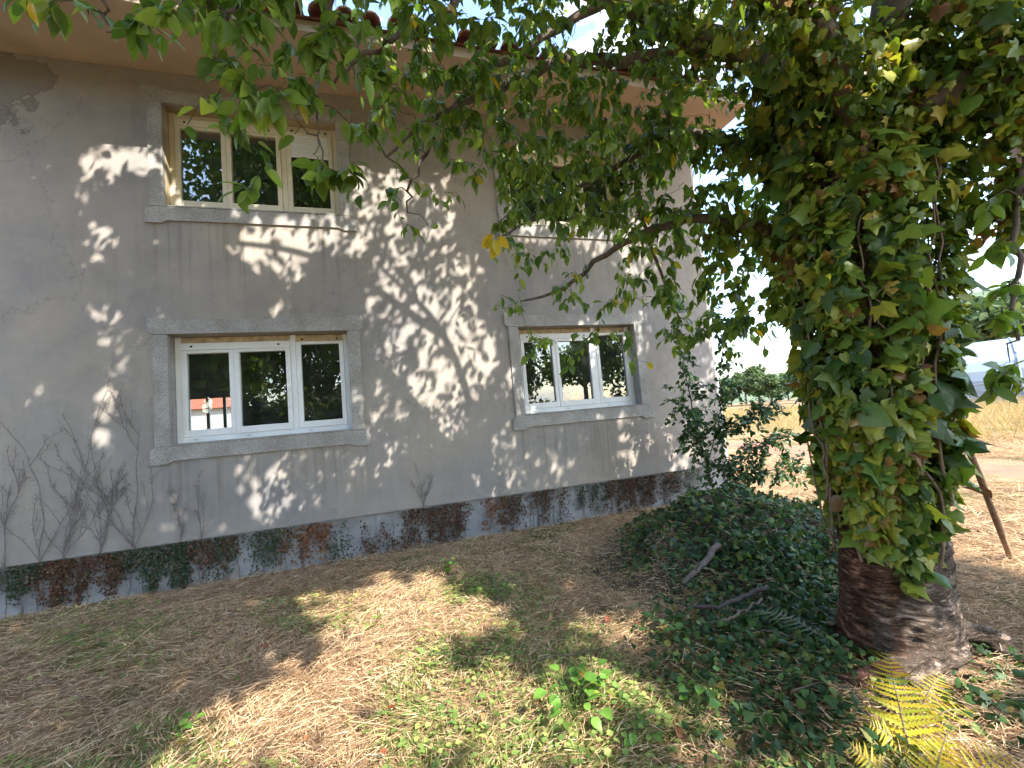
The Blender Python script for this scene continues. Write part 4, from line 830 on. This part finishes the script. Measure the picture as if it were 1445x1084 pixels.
stick('fallen_branch', [on_mound(968, 856), on_mound(1010, 856, .02), on_mound(1045, 845, .03), on_mound(1082, 828, .04)], .011, .015, 'darkstick', 'dark curved branch lying across the front of the ivy heap', 'branch', knots=2)
stick('fallen_branch', [on_mound(1005, 880), on_mound(1040, 868, .02), on_mound(1075, 845, .02)], .010, .007, 'stick', 'thin grey branch beside the drooping green frond', 'branch', knots=2)
SB0 = g3(1427, 788) - np.array([0, 0, .02]); SB1 = px(1362, 625, 2.75)
stick('leaning_stick', [SB0, SB0 + (SB1 - SB0) * .33 + [0, 0, .01], SB0 + (SB1 - SB0) * .66 + [.01, 0, .01], SB1], .020, .018, 'stickb', 'long brown stick leaning on the ivy trunk over the sunny straw', 'stick', n=8, jit=.0015, knots=0)
stick('dry_stalk', [px(1075, 890, 2.62), px(1120, 900, 2.5), px(1165, 918, 2.4), px(1215, 938, 2.3), px(1240, 965, 2.15)], .006, .004, 'stick', 'pale wiry stalk bending in front of the trunk foot', 'stalk')
for i, (a, b, c_, lab) in enumerate([((1180, 985), (1215, 1010), (1225, 1060), 'bleached thin twig standing left of the yellow fern'), ((1120, 1000), (1180, 990), (1240, 1005), 'thin brown twig lying under the left root'), ((1010, 900), (955, 930), (925, 985), 'thin pale twig lying below the ivy heap'), ((60, 965), (100, 985), (140, 1000), 'pale stray stem on the shaded straw by the left wall foot'), ((760, 940), (830, 925), (900, 918), 'long thin dry stem beside the round leaved weed')]):
    q = [g3(*a), g3(*b), g3(*c_)]; q = [p_ + [0, 0, .03 + .05 * (i < 2) * (j != 2)] for j, p_ in enumerate(q)]
    stick('twig', q, .004, .002, 'stick', lab, 'twig', n=10, sides=5)

# ================================================================== DEAD VINES on the wall
def dead_vine(x, y, h, spread, label, seed, dens=1.0):
    r_ = random.Random(seed); b = pxwall(x, y); t = Tubes(); root_ = np.array([b[0], -0.012, ZP + 0.0])
    o = thing('dead_vine', root_, label, 'dead vine', 'bare vines on the plaster')
    def grow(p, ang, L_, rad, lev):
        n = max(5, int(L_ / .05)); P = [np.array(p)]; a = ang
        for i in range(n):
            a += r_.gauss(0, .10) - (a * .07); P.append(P[-1] + np.array([math.sin(a) * L_ / n, r_.gauss(0, .0012), math.cos(a) * L_ / n])); P[-1][1] = min(-.007, max(-.03, P[-1][1]))
        t.add(np.array(P), np.linspace(rad, max(rad * .45, .0016), n + 1), 5)
        for i in range(2, n):      # little side hooks
            if r_.random() < .5:
                s_ = r_.choice((-1, 1)); aa = a + s_ * r_.uniform(.6, 1.2); l2 = r_.uniform(.02, .06); t.add(np.array([P[i], P[i] + [math.sin(aa) * l2, -.006, math.cos(aa) * l2]]), [.0022, .0012], 4)
        if lev < 2:
            for i in range(int(2 + 1.6 * dens + r_.random() * 2 * dens)):
                k_ = r_.randint(1, n - 1); grow(P[k_], ang + r_.choice((-1, 1)) * r_.uniform(.2, .7) * spread, L_ * r_.uniform(.25, .6), rad * .62, lev + 1)
    for q in range(2 + int(dens > .6) + int(dens > 1.2)): grow(root_ + np.array([r_.uniform(-.03, .03) * (q > 0) * 0, 0, 0]), r_.uniform(-.7, .7) * spread if q else r_.uniform(-.15, .15), h * (1 if q == 0 else r_.uniform(.5, .9)), .0048 if q == 0 else .0036, 0 if q == 0 else 1)
    t.build('stem', M['deadvine'], o)
dead_vine(58, 790, 1.25, 1.0, 'tall bare vine with wide curving arms nearest the mould stain', 3, .7)
dead_vine(8, 800, .9, .8, 'bare vine beside the tallest one, away from the windows', 13, .5)
dead_vine(90, 780, 1.15, .7, 'dense bare vine with one long arm rising towards the lower window', 5, 1.3)
dead_vine(142, 775, .85, .8, 'short forked bare vine between two denser ones', 8, .7)
dead_vine(190, 765, 1.25, .7, 'thick bare vine climbing over the corner of the window surround', 4, 1.5)
dead_vine(255, 750, .6, .8, 'small bare vine under the window sill with lit patches', 6, .6)
dead_vine(285, 745, .55, .5, 'thin leaning bare vine right of the dense vines', 10, .3)
dead_vine(598, 715, .55, .7, 'faint lone bare vine between the two lower windows', 7, .5)

# ================================================================== CREEPER clumps on the plinth
def creeper(x0, x1, mat, hfrac, n, label, hang=True):
    a = pxwall(x0, 760, .045)[0]; b = pxwall(x1, 760, .045)[0]; c = thing('plinth_creeper', ((a + b) / 2, 0.0, 0), label, 'creeper', 'creepers on the plinth')
    a, b = a - .03, b + .03; n = int(n * 3.2); ns = max(3, int((b - a) * 34)); cx_ = a + (b - a) * np.sort(rng.random(ns)); hs = (ZP - .01) * hfrac * rng.uniform(.35, 1.25, ns) * (1 - .45 * np.abs(np.linspace(-1, 1, ns)) ** 3); hs = np.clip(hs, .08, ZP - .014)
    k_ = rng.choice(ns, n, p=hs / hs.sum()); u_ = rng.random(n); x = cx_[k_] + rng.normal(size=n) * (.012 + .035 * (1 - u_) + .02 * rng.random(n)) + .05 * np.sin(u_ * 3 + k_) ; hh = hs[k_]
    z = (ZP - .012) - hh * u_ if hang else hh * u_
    y = -.0 + .04 - .008 - .05 * rng.random(n) * (1 - .5 * (z / ZP)); y = np.minimum(y, .036)
    y = np.where(z > ZP - .05, np.clip(y, .008, .036), y)
    P = np.stack([x, y, z], 1)
    scatter_obj('foliage', simple_leaf(.33), frames(norm(rng.normal(size=(n, 3)) * .6 + [0, -.25, -.8]), norm(rng.normal(size=(n, 3)) * .55 + [0, -1, .25])), rng.uniform(.012, .032, n), P, M[mat], c)['kind'] = 'stuff'
    t = Tubes()
    ns_ = int((b - a) * 16)
    for i in range(ns_ if ns_ > 3 else 1):
        xx = random.uniform(a, b); k = 8; zc = np.linspace(0.0, ZP - .01 - random.random() * .12, k); t.add(np.stack([xx + np.cumsum(rng.normal(size=k)) * .012, np.full(k, .036), zc], 1), np.linspace(.004, .002, k), 4)
    tag(t.build('stem', M['deadvine'], c), kind='stuff')
creeper(-60, 62, 'cr_green', .75, 420, 'green creeper clump on the plinth below the tallest bare vine')
creeper(62, 172, 'cr_red', 1.0, 900, 'widest clump of dried red brown creeper on the plinth')
creeper(168, 262, 'cr_green', 1.0, 800, 'dense dark green creeper beside the widest red brown clump')
creeper(262, 335, 'cr_red', .7, 260, 'sparse mixed creeper hanging below the window sill')
creeper(300, 336, 'cr_green', .9, 150, 'narrow green strand right of the sparse mixed creeper')
creeper(354, 405, 'cr_green', 1.0, 260, 'green creeper standing alone on bare pale plinth')
creeper(404, 424, 'cr_orange', .9, 70, 'narrow rusty strand touching the lone green creeper')
creeper(430, 464, 'cr_orange', 1.0, 230, 'bright rusty orange clump of dead creeper')
creeper(468, 492, 'cr_green', .9, 90, 'thin green strand right of the rusty clump', False)
creeper(512, 534, 'cr_red', .9, 80, 'small brown tuft rising from the soil, not reaching the plaster', False)
creeper(546, 558, 'cr_red', 1.0, 60, 'first of two thin brown strands', False)
creeper(564, 578, 'cr_red', 1.0, 80, 'second of two thin brown strands, next to the dense clump', False)
creeper(580, 662, 'cr_red', 1.0, 620, 'dense red brown creeper at the middle of the plinth')
creeper(686, 706, 'cr_orange', 1.0, 120, 'rusty strand with a sunny spot beside it')
creeper(712, 786, 'cr_red', .85, 380, 'ragged red brown creeper right of the rusty strand')
creeper(792, 806, 'cr_red', 1.0, 60, 'single thin brown strand right of the ragged creeper')
creeper(822, 856, 'cr_green', .9, 170, 'green and brown creeper below the leaf covered window')
creeper(862, 958, 'cr_red', 1.0, 850, 'dense dry brown creeper nearest the house corner')
creeper(962, 1004, 'cr_green', .9, 130, 'wispy green creeper at the end of the plinth by the sapling')

# ================================================================== FERNS
def pinna_mesh(n=9):
    V = [(0, 0, 0)]; out = []
    for i in range(n):
        u = (i + .5) / n; wv = .088 * (1 - u) ** .6 + .010; out.append((wv * .45, i / n)); out.append((wv, u + .03))
    R_ = [(x, y, .02) for x, y in out]; Lf = [(-x, y, .02) for x, y in out]; mid = [(0, y, -.04 * y * y) for x, y in out]
    V = mid + R_ + Lf + [(0, 1, -.05)]; k = len(out); Q = []
    for i in range(k - 1): Q += [(i, k + i, k + i + 1, i + 1), (i + 1, 2 * k + i + 1, 2 * k + i, i)]
    T = [(k - 1, 2 * k - 1, 3 * k), (3 * k, 3 * k - 1, k - 1)]
    return np.array(V), [np.array(Q), np.array(T)]
PN = pinna_mesh()
def fern(label, fronds, mat, stem_mat, group=None):
    b0 = np.array(fronds[0][0]); f = thing('fern', (b0[0], b0[1], 0), label, 'fern', group); me = mesh_np('leaflet', *PN, smooth=True); me.materials.append(M[mat])
    for (b, tip, wid, np_, upv, start) in fronds:
        b, tip = np.array(b), np.array(tip); L_ = np.linalg.norm(tip - b); mid = (b + tip) / 2 + np.array(upv) * L_ * .12; P = smooth_path([b, mid, tip], 24); t = Tubes(); t.add(P, np.linspace(.0045, .0012, 24), 5); fr = t.build('frond', M[stem_mat], f)
        side = norm(np.cross(tip - b, upv)); nrm = norm(np.cross(side, tip - b)); ax = norm(tip - b)
        for i in range(np_):
            u = start + (1 - start) * (i / np_); k = u * 23; i0 = int(k); p_ = P[i0] * (1 - k + i0) + P[min(23, i0 + 1)] * (k - i0); s_ = wid * (1 - (i / np_)) ** .75 * (0.55 + .45 * min(1, i / 3)) + .012
            for sg in (1, -1):
                a = norm(side * sg + ax * (.35 + .1 * rng.normal()) + nrm * .12 * rng.normal() + np.array([0, 0, -.12])); Rm = frames(a[None], norm(nrm + rng.normal(size=3) * .12)[None])[0]
                add('leaflet', me, None, fr, mat4(Rm, [s_ * 1.05, s_ * random.uniform(.9, 1.05), s_], p_))
cv = norm(CAM - px(1280, 1000, 1.8))
up_ = np.array([0, 0, 1.0])
fern('yellow bracken fern glowing in the sun in front of the trunk', [
    (pxground(1292, 1096), px(1250, 918, 2.0), .17, 19, 0.7 * cv + .5 * up_, .06), (px(1292, 1040, 1.72), px(1372, 1000, 1.80), .085, 10, .4 * cv + up_, .12), (px(1288, 1030, 1.78), px(1330, 948, 1.98), .085, 12, .7 * cv + .5 * up_, .25),
    (pxground(1310, 1130), px(1338, 1030, 1.60), .11, 13, .8 * cv + .4 * up_, .1), (pxground(1310, 1130), px(1430, 1062, 1.52), .12, 13, .8 * cv + .4 * up_, .15), (pxground(1270, 1120), px(1196, 1052, 1.66), .09, 12, .4 * cv + up_, .15), (px(1285, 1062, 1.7), px(1225, 1020, 1.75), .08, 10, .6 * cv + .7 * up_, .2)], 'fern', 'vine')
fern('shaded green fern frond drooping over the front of the ivy heap', [(px(1205, 925, 2.3), px(1028, 862, 2.95), .13, 20, up_, .25)], 'greenfern', 'vine')
fern('small green fern on the sun flecked ground between wall and heap', [(pxground(700, 850), pxground(745, 822) + [0, 0, .12], .10, 10, up_, .1), (pxground(705, 850), pxground(690, 828) + [0, 0, .14], .09, 9, up_, .1), (pxground(705, 852), pxground(735, 845) + [0, 0, .12], .09, 9, up_, .1)], 'greenfern', 'vine')

# ================================================================== WEEDS
def round_leaf():
    a = np.linspace(0, 2 * pi, 11)[:-1]; V = [(0, .5, .02)] + [(.42 * math.sin(t) * (1 - .12 * math.cos(t)), .5 - .5 * math.cos(t), .06 * abs(math.sin(t))) for t in a]; return np.array(V), [np.array([(0, 1 + i, 1 + (i + 1) % 10) for i in range(10)])]
RL = lance_leaf(.40, .3, .22); wl_me = mesh_np('leaf', *RL, smooth=True); wl_me.materials.append(M['weed'])
def weed(x, y, n, r, h, s, label):
    b = pxground(x, y); o = thing('weed', b, label, 'weed', 'broad leaved weeds in the mown grass'); t = Tubes()
    for i in range(n):
        a = random.uniform(0, 2 * pi); q = r * math.sqrt(random.random()); e = b + [q * math.cos(a), q * math.sin(a), h * random.uniform(.5, 1.1)]; t.add(smooth_path([b + [q * .2 * math.cos(a), q * .2 * math.sin(a), 0], (b + e) / 2 + [0, 0, .03], e], 6), .0018, 4)
        d = norm(np.array([math.cos(a), math.sin(a), .1]) + rng.normal(size=3) * .3); add('leaf', wl_me, None, o, mat4(frames(d[None], norm(np.array([0, 0, 1.0]) + rng.normal(size=3) * .25)[None])[0], s * random.uniform(.7, 1.2), e))
    t.build('stem', M['grass'], o)
weed(812, 1010, 26, .17, .14, .062, 'round leaved bright green weed standing in the sunlit lawn')
weed(845, 985, 14, .10, .14, .06, 'round leaved weed close behind the bright green one')
weed(905, 1048, 7, .08, .08, .055, 'small yellowish weed by the dark shadow edge')
weed(632, 815, 14, .09, .15, .06, 'leafy green weed out near the plinth')
weed(530, 890, 9, .10, .08, .045, 'small weed in the straw at the edge of the big shadow')
weed(250, 1050, 9, .10, .08, .05, 'low pale weed among sunlit straw away from the green lawn')
weed(945, 915, 10, .12, .10, .05, 'shaded weed at the foot of the ivy heap')
weed(1010, 990, 14, .16, .11, .055, 'leafy weed half in shade left of the trunk roots')
weed(690, 840, 14, .16, .10, .05, 'clump of weed beside the small green fern')

# ================================================================== STRAW, GRASS, LOW WEEDS (nobody could count them)
def lay(n, xr, yr, keep, hmax, lmin, lmax, wid, up, dirbias=0.0):
    x = rng.uniform(*xr, n); y = rng.uniform(*yr, n); k_ = rng.random(n) < keep(x, y); x, y = x[k_], y[k_]; n = len(x)
    z = ground_h(x, y) + np.maximum(mound_h(x, y), 0) + rng.random(n) ** 1.6 * hmax + .003; a = (noise2(x, y, 1.1, 91) * 9 + rng.normal(size=n) * .8) if not dirbias else (dirbias + rng.normal(size=n) * .6); z = z + np.clip(noise2(x, y, 6.5, 92) - .45, 0, 1) * hmax * 1.4
    ax = norm(np.stack([np.cos(a), np.sin(a), rng.normal(size=n) * .13 + up * rng.random(n)], 1)); nn = norm(rng.normal(size=(n, 3)) * .35 + [0, 0, 1.0]) if up < .8 else norm(np.stack([np.sin(a), -np.cos(a), .3 + 0 * a], 1) + rng.normal(size=(n, 3)) * .4)
    L_ = rng.uniform(lmin, lmax, n); return frames(ax, nn), np.stack([rng.uniform(.7, 1.4, n) * wid, L_, L_], 1), np.stack([x, y, z], 1)
bent = blade(2); bent[0][2:, 2] += np.array([.03, .03, -.02, -.02])
inhouse = lambda x, y: ~((y > -.01) & (x < 5.1))
def k_near(x, y): return (1 - .8 * np.clip(gd(x, y), 0, 1)) * (np.hypot(x - TB[0], y - TB[1]) > .34) * np.clip(1.25 - .95 * md(x, y) * (mound_h(x, y) > .02), .0, 1)
R_, s_, T_ = lay(215000, (-4.6, 5.2), (-5.0, -.02), k_near, .045, .03, .095, .0036, .18)
dk = noise2(T_[:, 0], T_[:, 1], 1.3, 81); tag(scatter_obj('straw', bent, R_, s_, T_, M['straw'], None, np.clip(rng.random(len(T_)) * .9 + .15 * (dk - .5) + .1 * (rng.random(len(T_)) > .93), 0, 1)), 'matted layer of dry mown straw covering the yard', 'straw', kind='stuff')
# longer, flattened stalks in the shaded corner
R_, s_, T_ = lay(3600, (-4.6, 0.0), (-4.6, -.1), lambda x, y: (noise2(x, y, .8, 82) > .35) * 1.0, .06, .18, .5, .004, .10, 0.35)
tag(scatter_obj('long_straw', bent, R_, s_, T_, M['straw'], None, rng.random(len(T_)) * .7), 'long flattened dead grass stalks in the shaded left part of the yard', 'straw', kind='stuff')
R_, s_, T_ = lay(46000, (5.0, 14.0), (-6.0, 7.0), lambda x, y: inhouse(x, y) * (np.abs(x - 9.2 - .2 * y * (y > 0)) > .9 + .3 * rng.random(len(x))) * 1.0, .06, .10, .30, .009, .15)
tag(scatter_obj('field_straw', bent, R_, s_, T_, M['straw'], None, np.clip(.12 + rng.random(len(T_)) * .5, 0, 1)), 'sunlit mown straw on the field beyond the tree', 'straw', kind='stuff')
# green grass and low weeds in patches
def k_green(x, y):
    u, v, dz = proj(np.stack([x, y, 0 * x], 1)); q = np.clip(1.8 - 1.2 * np.hypot((u - 735) / 150, (v - 1030) / 120), 0, 1) + .8 * np.clip(1.3 - np.hypot((u - 960) / 70, (v - 1000) / 55), 0, 1) + .5 * np.clip(1.3 - np.hypot((u - 690) / 90, (v - 835) / 30), 0, 1) + .4 * np.clip(1.3 - np.hypot((u - 440) / 80, (v - 870) / 30), 0, 1) + .35 * np.clip(1.3 - np.hypot((u - 150) / 130, (v - 900) / 50), 0, 1) + .35 * np.clip(1.3 - np.hypot((u - 240) / 90, (v - 1060) / 40), 0, 1)
    q = np.where(v > 1084, .4, q); return np.clip(q * (.35 + 1.1 * (noise2(x, y, 3.5, 83) > .42)), .015, 1) * (np.hypot(x - TB[0], y - TB[1]) > .36)
R_, s_, T_ = lay(150000, (-3.4, 3.2), (-4.2, -.1), k_green, .03, .035, .11, .0045, .55)
tag(scatter_obj('grass', bent, R_, s_, T_, M['grass']), 'short green grass coming up through the straw', 'grass', kind='stuff')
R_, s_, T_ = lay(60000, (-3.4, 3.2), (-4.2, -.1), k_green, .055, .016, .038, .03, .1)
s_[:, 0] = s_[:, 1]
tag(scatter_obj('low_weeds', simple_leaf(.42), R_, s_, T_, M['clover']), 'low clover like weeds in the greenest patch of the yard', 'weeds', kind='stuff')
def k_yel(x, y): return inhouse(x, y) * (np.hypot(x, y) < 60) * np.where((x - 9.2 - .2 * y * (y > 0)) > 3.0, 1.0, 0.0)
R_, s_, T_ = lay(52000, (11, 34), (-6, 30), k_yel, .01, .25, .65, .012, 3.0)
tag(scatter_obj('tall_grass', bent, R_, s_, T_, M['drygrass']), 'tall yellow dry grass standing in the field beyond the red track', 'dry grass', kind='stuff')

# fallen leaves: each its own
fl_me = []
for k in range(3):
    b_ = lance_leaf(.32, .5 + .2 * k, .1 + .2 * k); me = mesh_np('fallen_leaf', *b_); me.materials.append(M['fall_red']); fl_me.append(me)
spots = [(380, 920), (372, 915), (355, 905), (545, 870), (900, 890), (890, 905), (860, 880), (925, 945), (850, 925), (1000, 1050), (760, 1000), (640, 985), (560, 1010), (530, 1045), (545, 1070), (600, 1005), (680, 1020), (720, 960), (800, 1060), (870, 1010), (960, 960), (1010, 910), (1150, 1020), (1180, 1040), (430, 1060), (330, 1055), (300, 1030), (690, 880), (780, 880), (740, 860), (1030, 945), (1075, 1010), (955, 1040), (985, 1070)]
for i, (x, y) in enumerate(spots[::2] + [(980, 930), (1100, 990)]):
    p_ = pxground(x, y) + [0, 0, .045]; a = random.uniform(0, 2 * pi); d = np.array([math.cos(a), math.sin(a), random.uniform(-.2, .2)])
    tag(add('fallen_leaf', fl_me[i % 3], None, None, mat4(frames(norm(d)[None], norm(rng.normal(size=3) * .4 + [0, 0, 1])[None])[0], random.uniform(.035, .065), p_)), 'reddish brown fallen leaf lying on the straw', 'fallen leaf', 'fallen leaves on the straw')
b_ = lance_leaf(.19, .9, .1); me = mesh_np('dead_leaf', *b_); p0 = px(1358, 688, 2.62); p1 = px(1402, 699, 2.66)
tag(add('dead_leaf', me, M['brownleaf'], None, mat4(frames(norm(p1 - p0)[None], (.3 * cv + [0, 0, 1])[None])[0], float(np.linalg.norm(p1 - p0)), p0)), 'large curled brown leaf sticking out from the ivy beside the stick', 'dead leaf')

# ================================================================== FAR FIELD: polytunnels, tree line, house seen through the rooms
def tunnel(base, direction, length, rad, height, label):
    d = np.array([direction[0], direction[1], 0]) / np.hypot(*direction); s_ = np.array([-d[1], d[0], 0]); o = thing('polytunnel', base, label, 'polytunnel', 'polytunnels in the field'); n = 15; k = int(length / 2) + 1; V = []
    prof = [(-rad, 0.0)] + [(-rad * math.cos(pi * i / (n - 1)) , 1.2 + (height - 1.2) * math.sin(pi * i / (n - 1))) for i in range(n)] + [(rad, 0.0)]
    m_ = len(prof)
    for i in range(k + 1): V += [np.array(base) + d * (length * i / k) + s_ * a + [0, 0, b] for a, b in prof]
    Q = [(i * m_ + j, i * m_ + j + 1, (i + 1) * m_ + j + 1, (i + 1) * m_ + j) for i in range(k) for j in range(m_ - 1)]
    c0 = len(V); V += [np.array(base) + [0, 0, 1.0], np.array(base) + d * length + [0, 0, 1.0]]; T = [(c0, j + 1, j) for j in range(m_ - 1)] + [(c0 + 1, k * m_ + j, k * m_ + j + 1) for j in range(m_ - 1)]
    add('film', mesh_np('film', np.array(V), [np.array(Q), np.array(T)]), M['film'], o)
    for i in range(k + 1):
        t = Tubes(); t.add(np.array([np.array(base) + d * (length * i / k) + s_ * a * 1.012 + [0, 0, b * 1.01] for a, b in prof]), .03, 5); t.build('hoop', M['hoop'], o)
    for zr in (.35, .7, 1.05):
        for sg in (-1, 1):
            t = Tubes(); t.add(np.array([np.array(base) + s_ * sg * rad * 1.01 + [0, 0, zr], np.array(base) + d * length + s_ * sg * rad * 1.01 + [0, 0, zr]]), .02, 4); t.build('rail', M['hoop'], o)
b0 = pxground(1352, 572); 
tunnel((b0[0] + 1.2, b0[1] + 2.2, 0), (0.5, -1.0), 22, 3.2, 3.3, 'white polytunnel greenhouse in the field beyond the ivy trunk')
b1 = pxground(985, 592); 
tunnel((b1[0], b1[1], 0), (-.55, 1.0), 18, 3.0, 2.9, 'white polytunnel standing behind the house corner')
# trees, and the dense shrubs across the yard
def tree_proto(name, h, crown_r, n, leaf, mat, trunk_r=.15, seed=1):
    r_ = np.random.default_rng(seed); t = Tubes(); t.add(smooth_path([(0, 0, -.1), (.05, .03, h * .35), (-.05, 0, h * .7)], 10), np.linspace(trunk_r, trunk_r * .4, 10), 7)
    cl = []
    for i in range(16):
        v = r_.normal(size=3); v /= np.linalg.norm(v); c = np.array([v[0] * crown_r * .62, v[1] * crown_r * .62, h * .62 + v[2] * h * .27]); cl.append((c, crown_r * r_.uniform(.28, .5))); t.add(smooth_path([(0, 0, h * .35), (c + [0, 0, h * .4]) / 2, c], 6), np.linspace(trunk_r * .4, trunk_r * .08, 6), 4)
    k = r_.integers(0, 16, n); d = r_.normal(size=(n, 3)); d /= np.linalg.norm(d, axis=1, keepdims=True); P = np.array([c for c, _ in cl])[k] + d * np.array([q for _, q in cl])[k][:, None] * (r_.random((n, 1)) ** .4) * [1, 1, .85]
    V, Fs = scatter(simple_leaf(.34), frames(norm(r_.normal(size=(n, 3)) + [0, 0, -.4]), norm(d + r_.normal(size=(n, 3)) * .6)), r_.uniform(.6, 1.3, n) * leaf, P)
    cm = mesh_np('crown', V, Fs, np.repeat(r_.random(n), 6)); cm.materials.append(M[mat])
    tm = mesh_np('trunk', np.vstack(t.V), [np.vstack(t.Q), np.vstack(t.T)], smooth=True); tm.materials.append(M['limb']); return tm, cm
def place(name, protos, loc, scale, rz, label, group):
    o = thing(name, loc, label, 'tree', group); Mx = Matrix.Translation([float(v) for v in loc]) @ Matrix.Rotation(rz, 4, 'Z') @ Matrix.Diagonal((scale, scale, scale * random.uniform(.85, 1.15), 1)); add('trunk', protos[0], None, o, Mx); add('crown', protos[1], None, o, Mx); return o
fp = [tree_proto('far_tree', 7.0, 3.2, 2600, .55, 'fartree', .2, s_) for s_ in (1, 2, 3)]
for i in range(30):
    a = math.radians(36 + i * 1.35 + random.uniform(-.4, .4)); r_ = random.uniform(62, 88); sc_ = random.uniform(.55, .8) * (1.0 if i < 15 else 1.0 + .9 * min(1, (i - 14) / 8))
    place('far_tree', fp[i % 3], (r_ * math.sin(a), r_ * math.cos(a) - 5.4, 0), sc_, random.uniform(0, 6), 'bushy green tree in the line at the far edge of the field', 'tree line beyond the field')
bp_ = [tree_proto('yard_tree', 8.5, 3.6, 9000, .24, 'backtree', .22, s_) for s_ in (11, 12)]
for i, (x, y, sc_) in enumerate([(-2.6, -17.0, 1.0), (-7.5, -15.5, 1.1), (-12.5, -14.0, 1.2), (-17, -10.0, 1.2), (-9, -22, 1.3), (14, -22, 1.0)]): place('yard_tree', bp_[i % 2], (x, y, 0), sc_, i * 1.3, 'leafy green tree across the yard, mirrored in the window panes', 'trees across the yard')
sh = [tree_proto('shrub', 3.4, 1.9, 5200, .17, 'fartree', .06, s_) for s_ in (21, 22)]
for i in range(13):
    x = -15 + i * 2.1; o = place('shrub', sh[i % 2], (x, -11.5 - .5 * (i % 3), -.9 if x < 1 else -1.3), 1.15 if x < 1 else 1.0, i * 2.1, 'dense dark shrub in the hedge across the yard', 'hedge shrubs across the yard'); o['category'] = 'shrub'
nb = thing('neighbour_house', (-16.5, 42, 0), 'white house with red tiled roof seen through the rooms', 'house')
box_obj('wall', (-20.5, -12.5, 42, 50, -.2, 4.6), M['whitewash'], nb)
V = [(-21, 41.4, 4.6), (-12, 41.4, 4.6), (-12, 50.6, 4.6), (-21, 50.6, 4.6), (-16.5, 46, 7.0)]
add('roof', mesh_np('roof', np.array(V), [np.array([(0, 1, 4), (1, 2, 4), (2, 3, 4), (3, 0, 4)]), np.array([(3, 2, 1, 0)])]), M['redroof'], nb)
for x in (-18.6, -15.6): box_obj('window', (x, x + 1.1, 41.95, 42.05, 1.4, 2.6), M['dark'], nb)
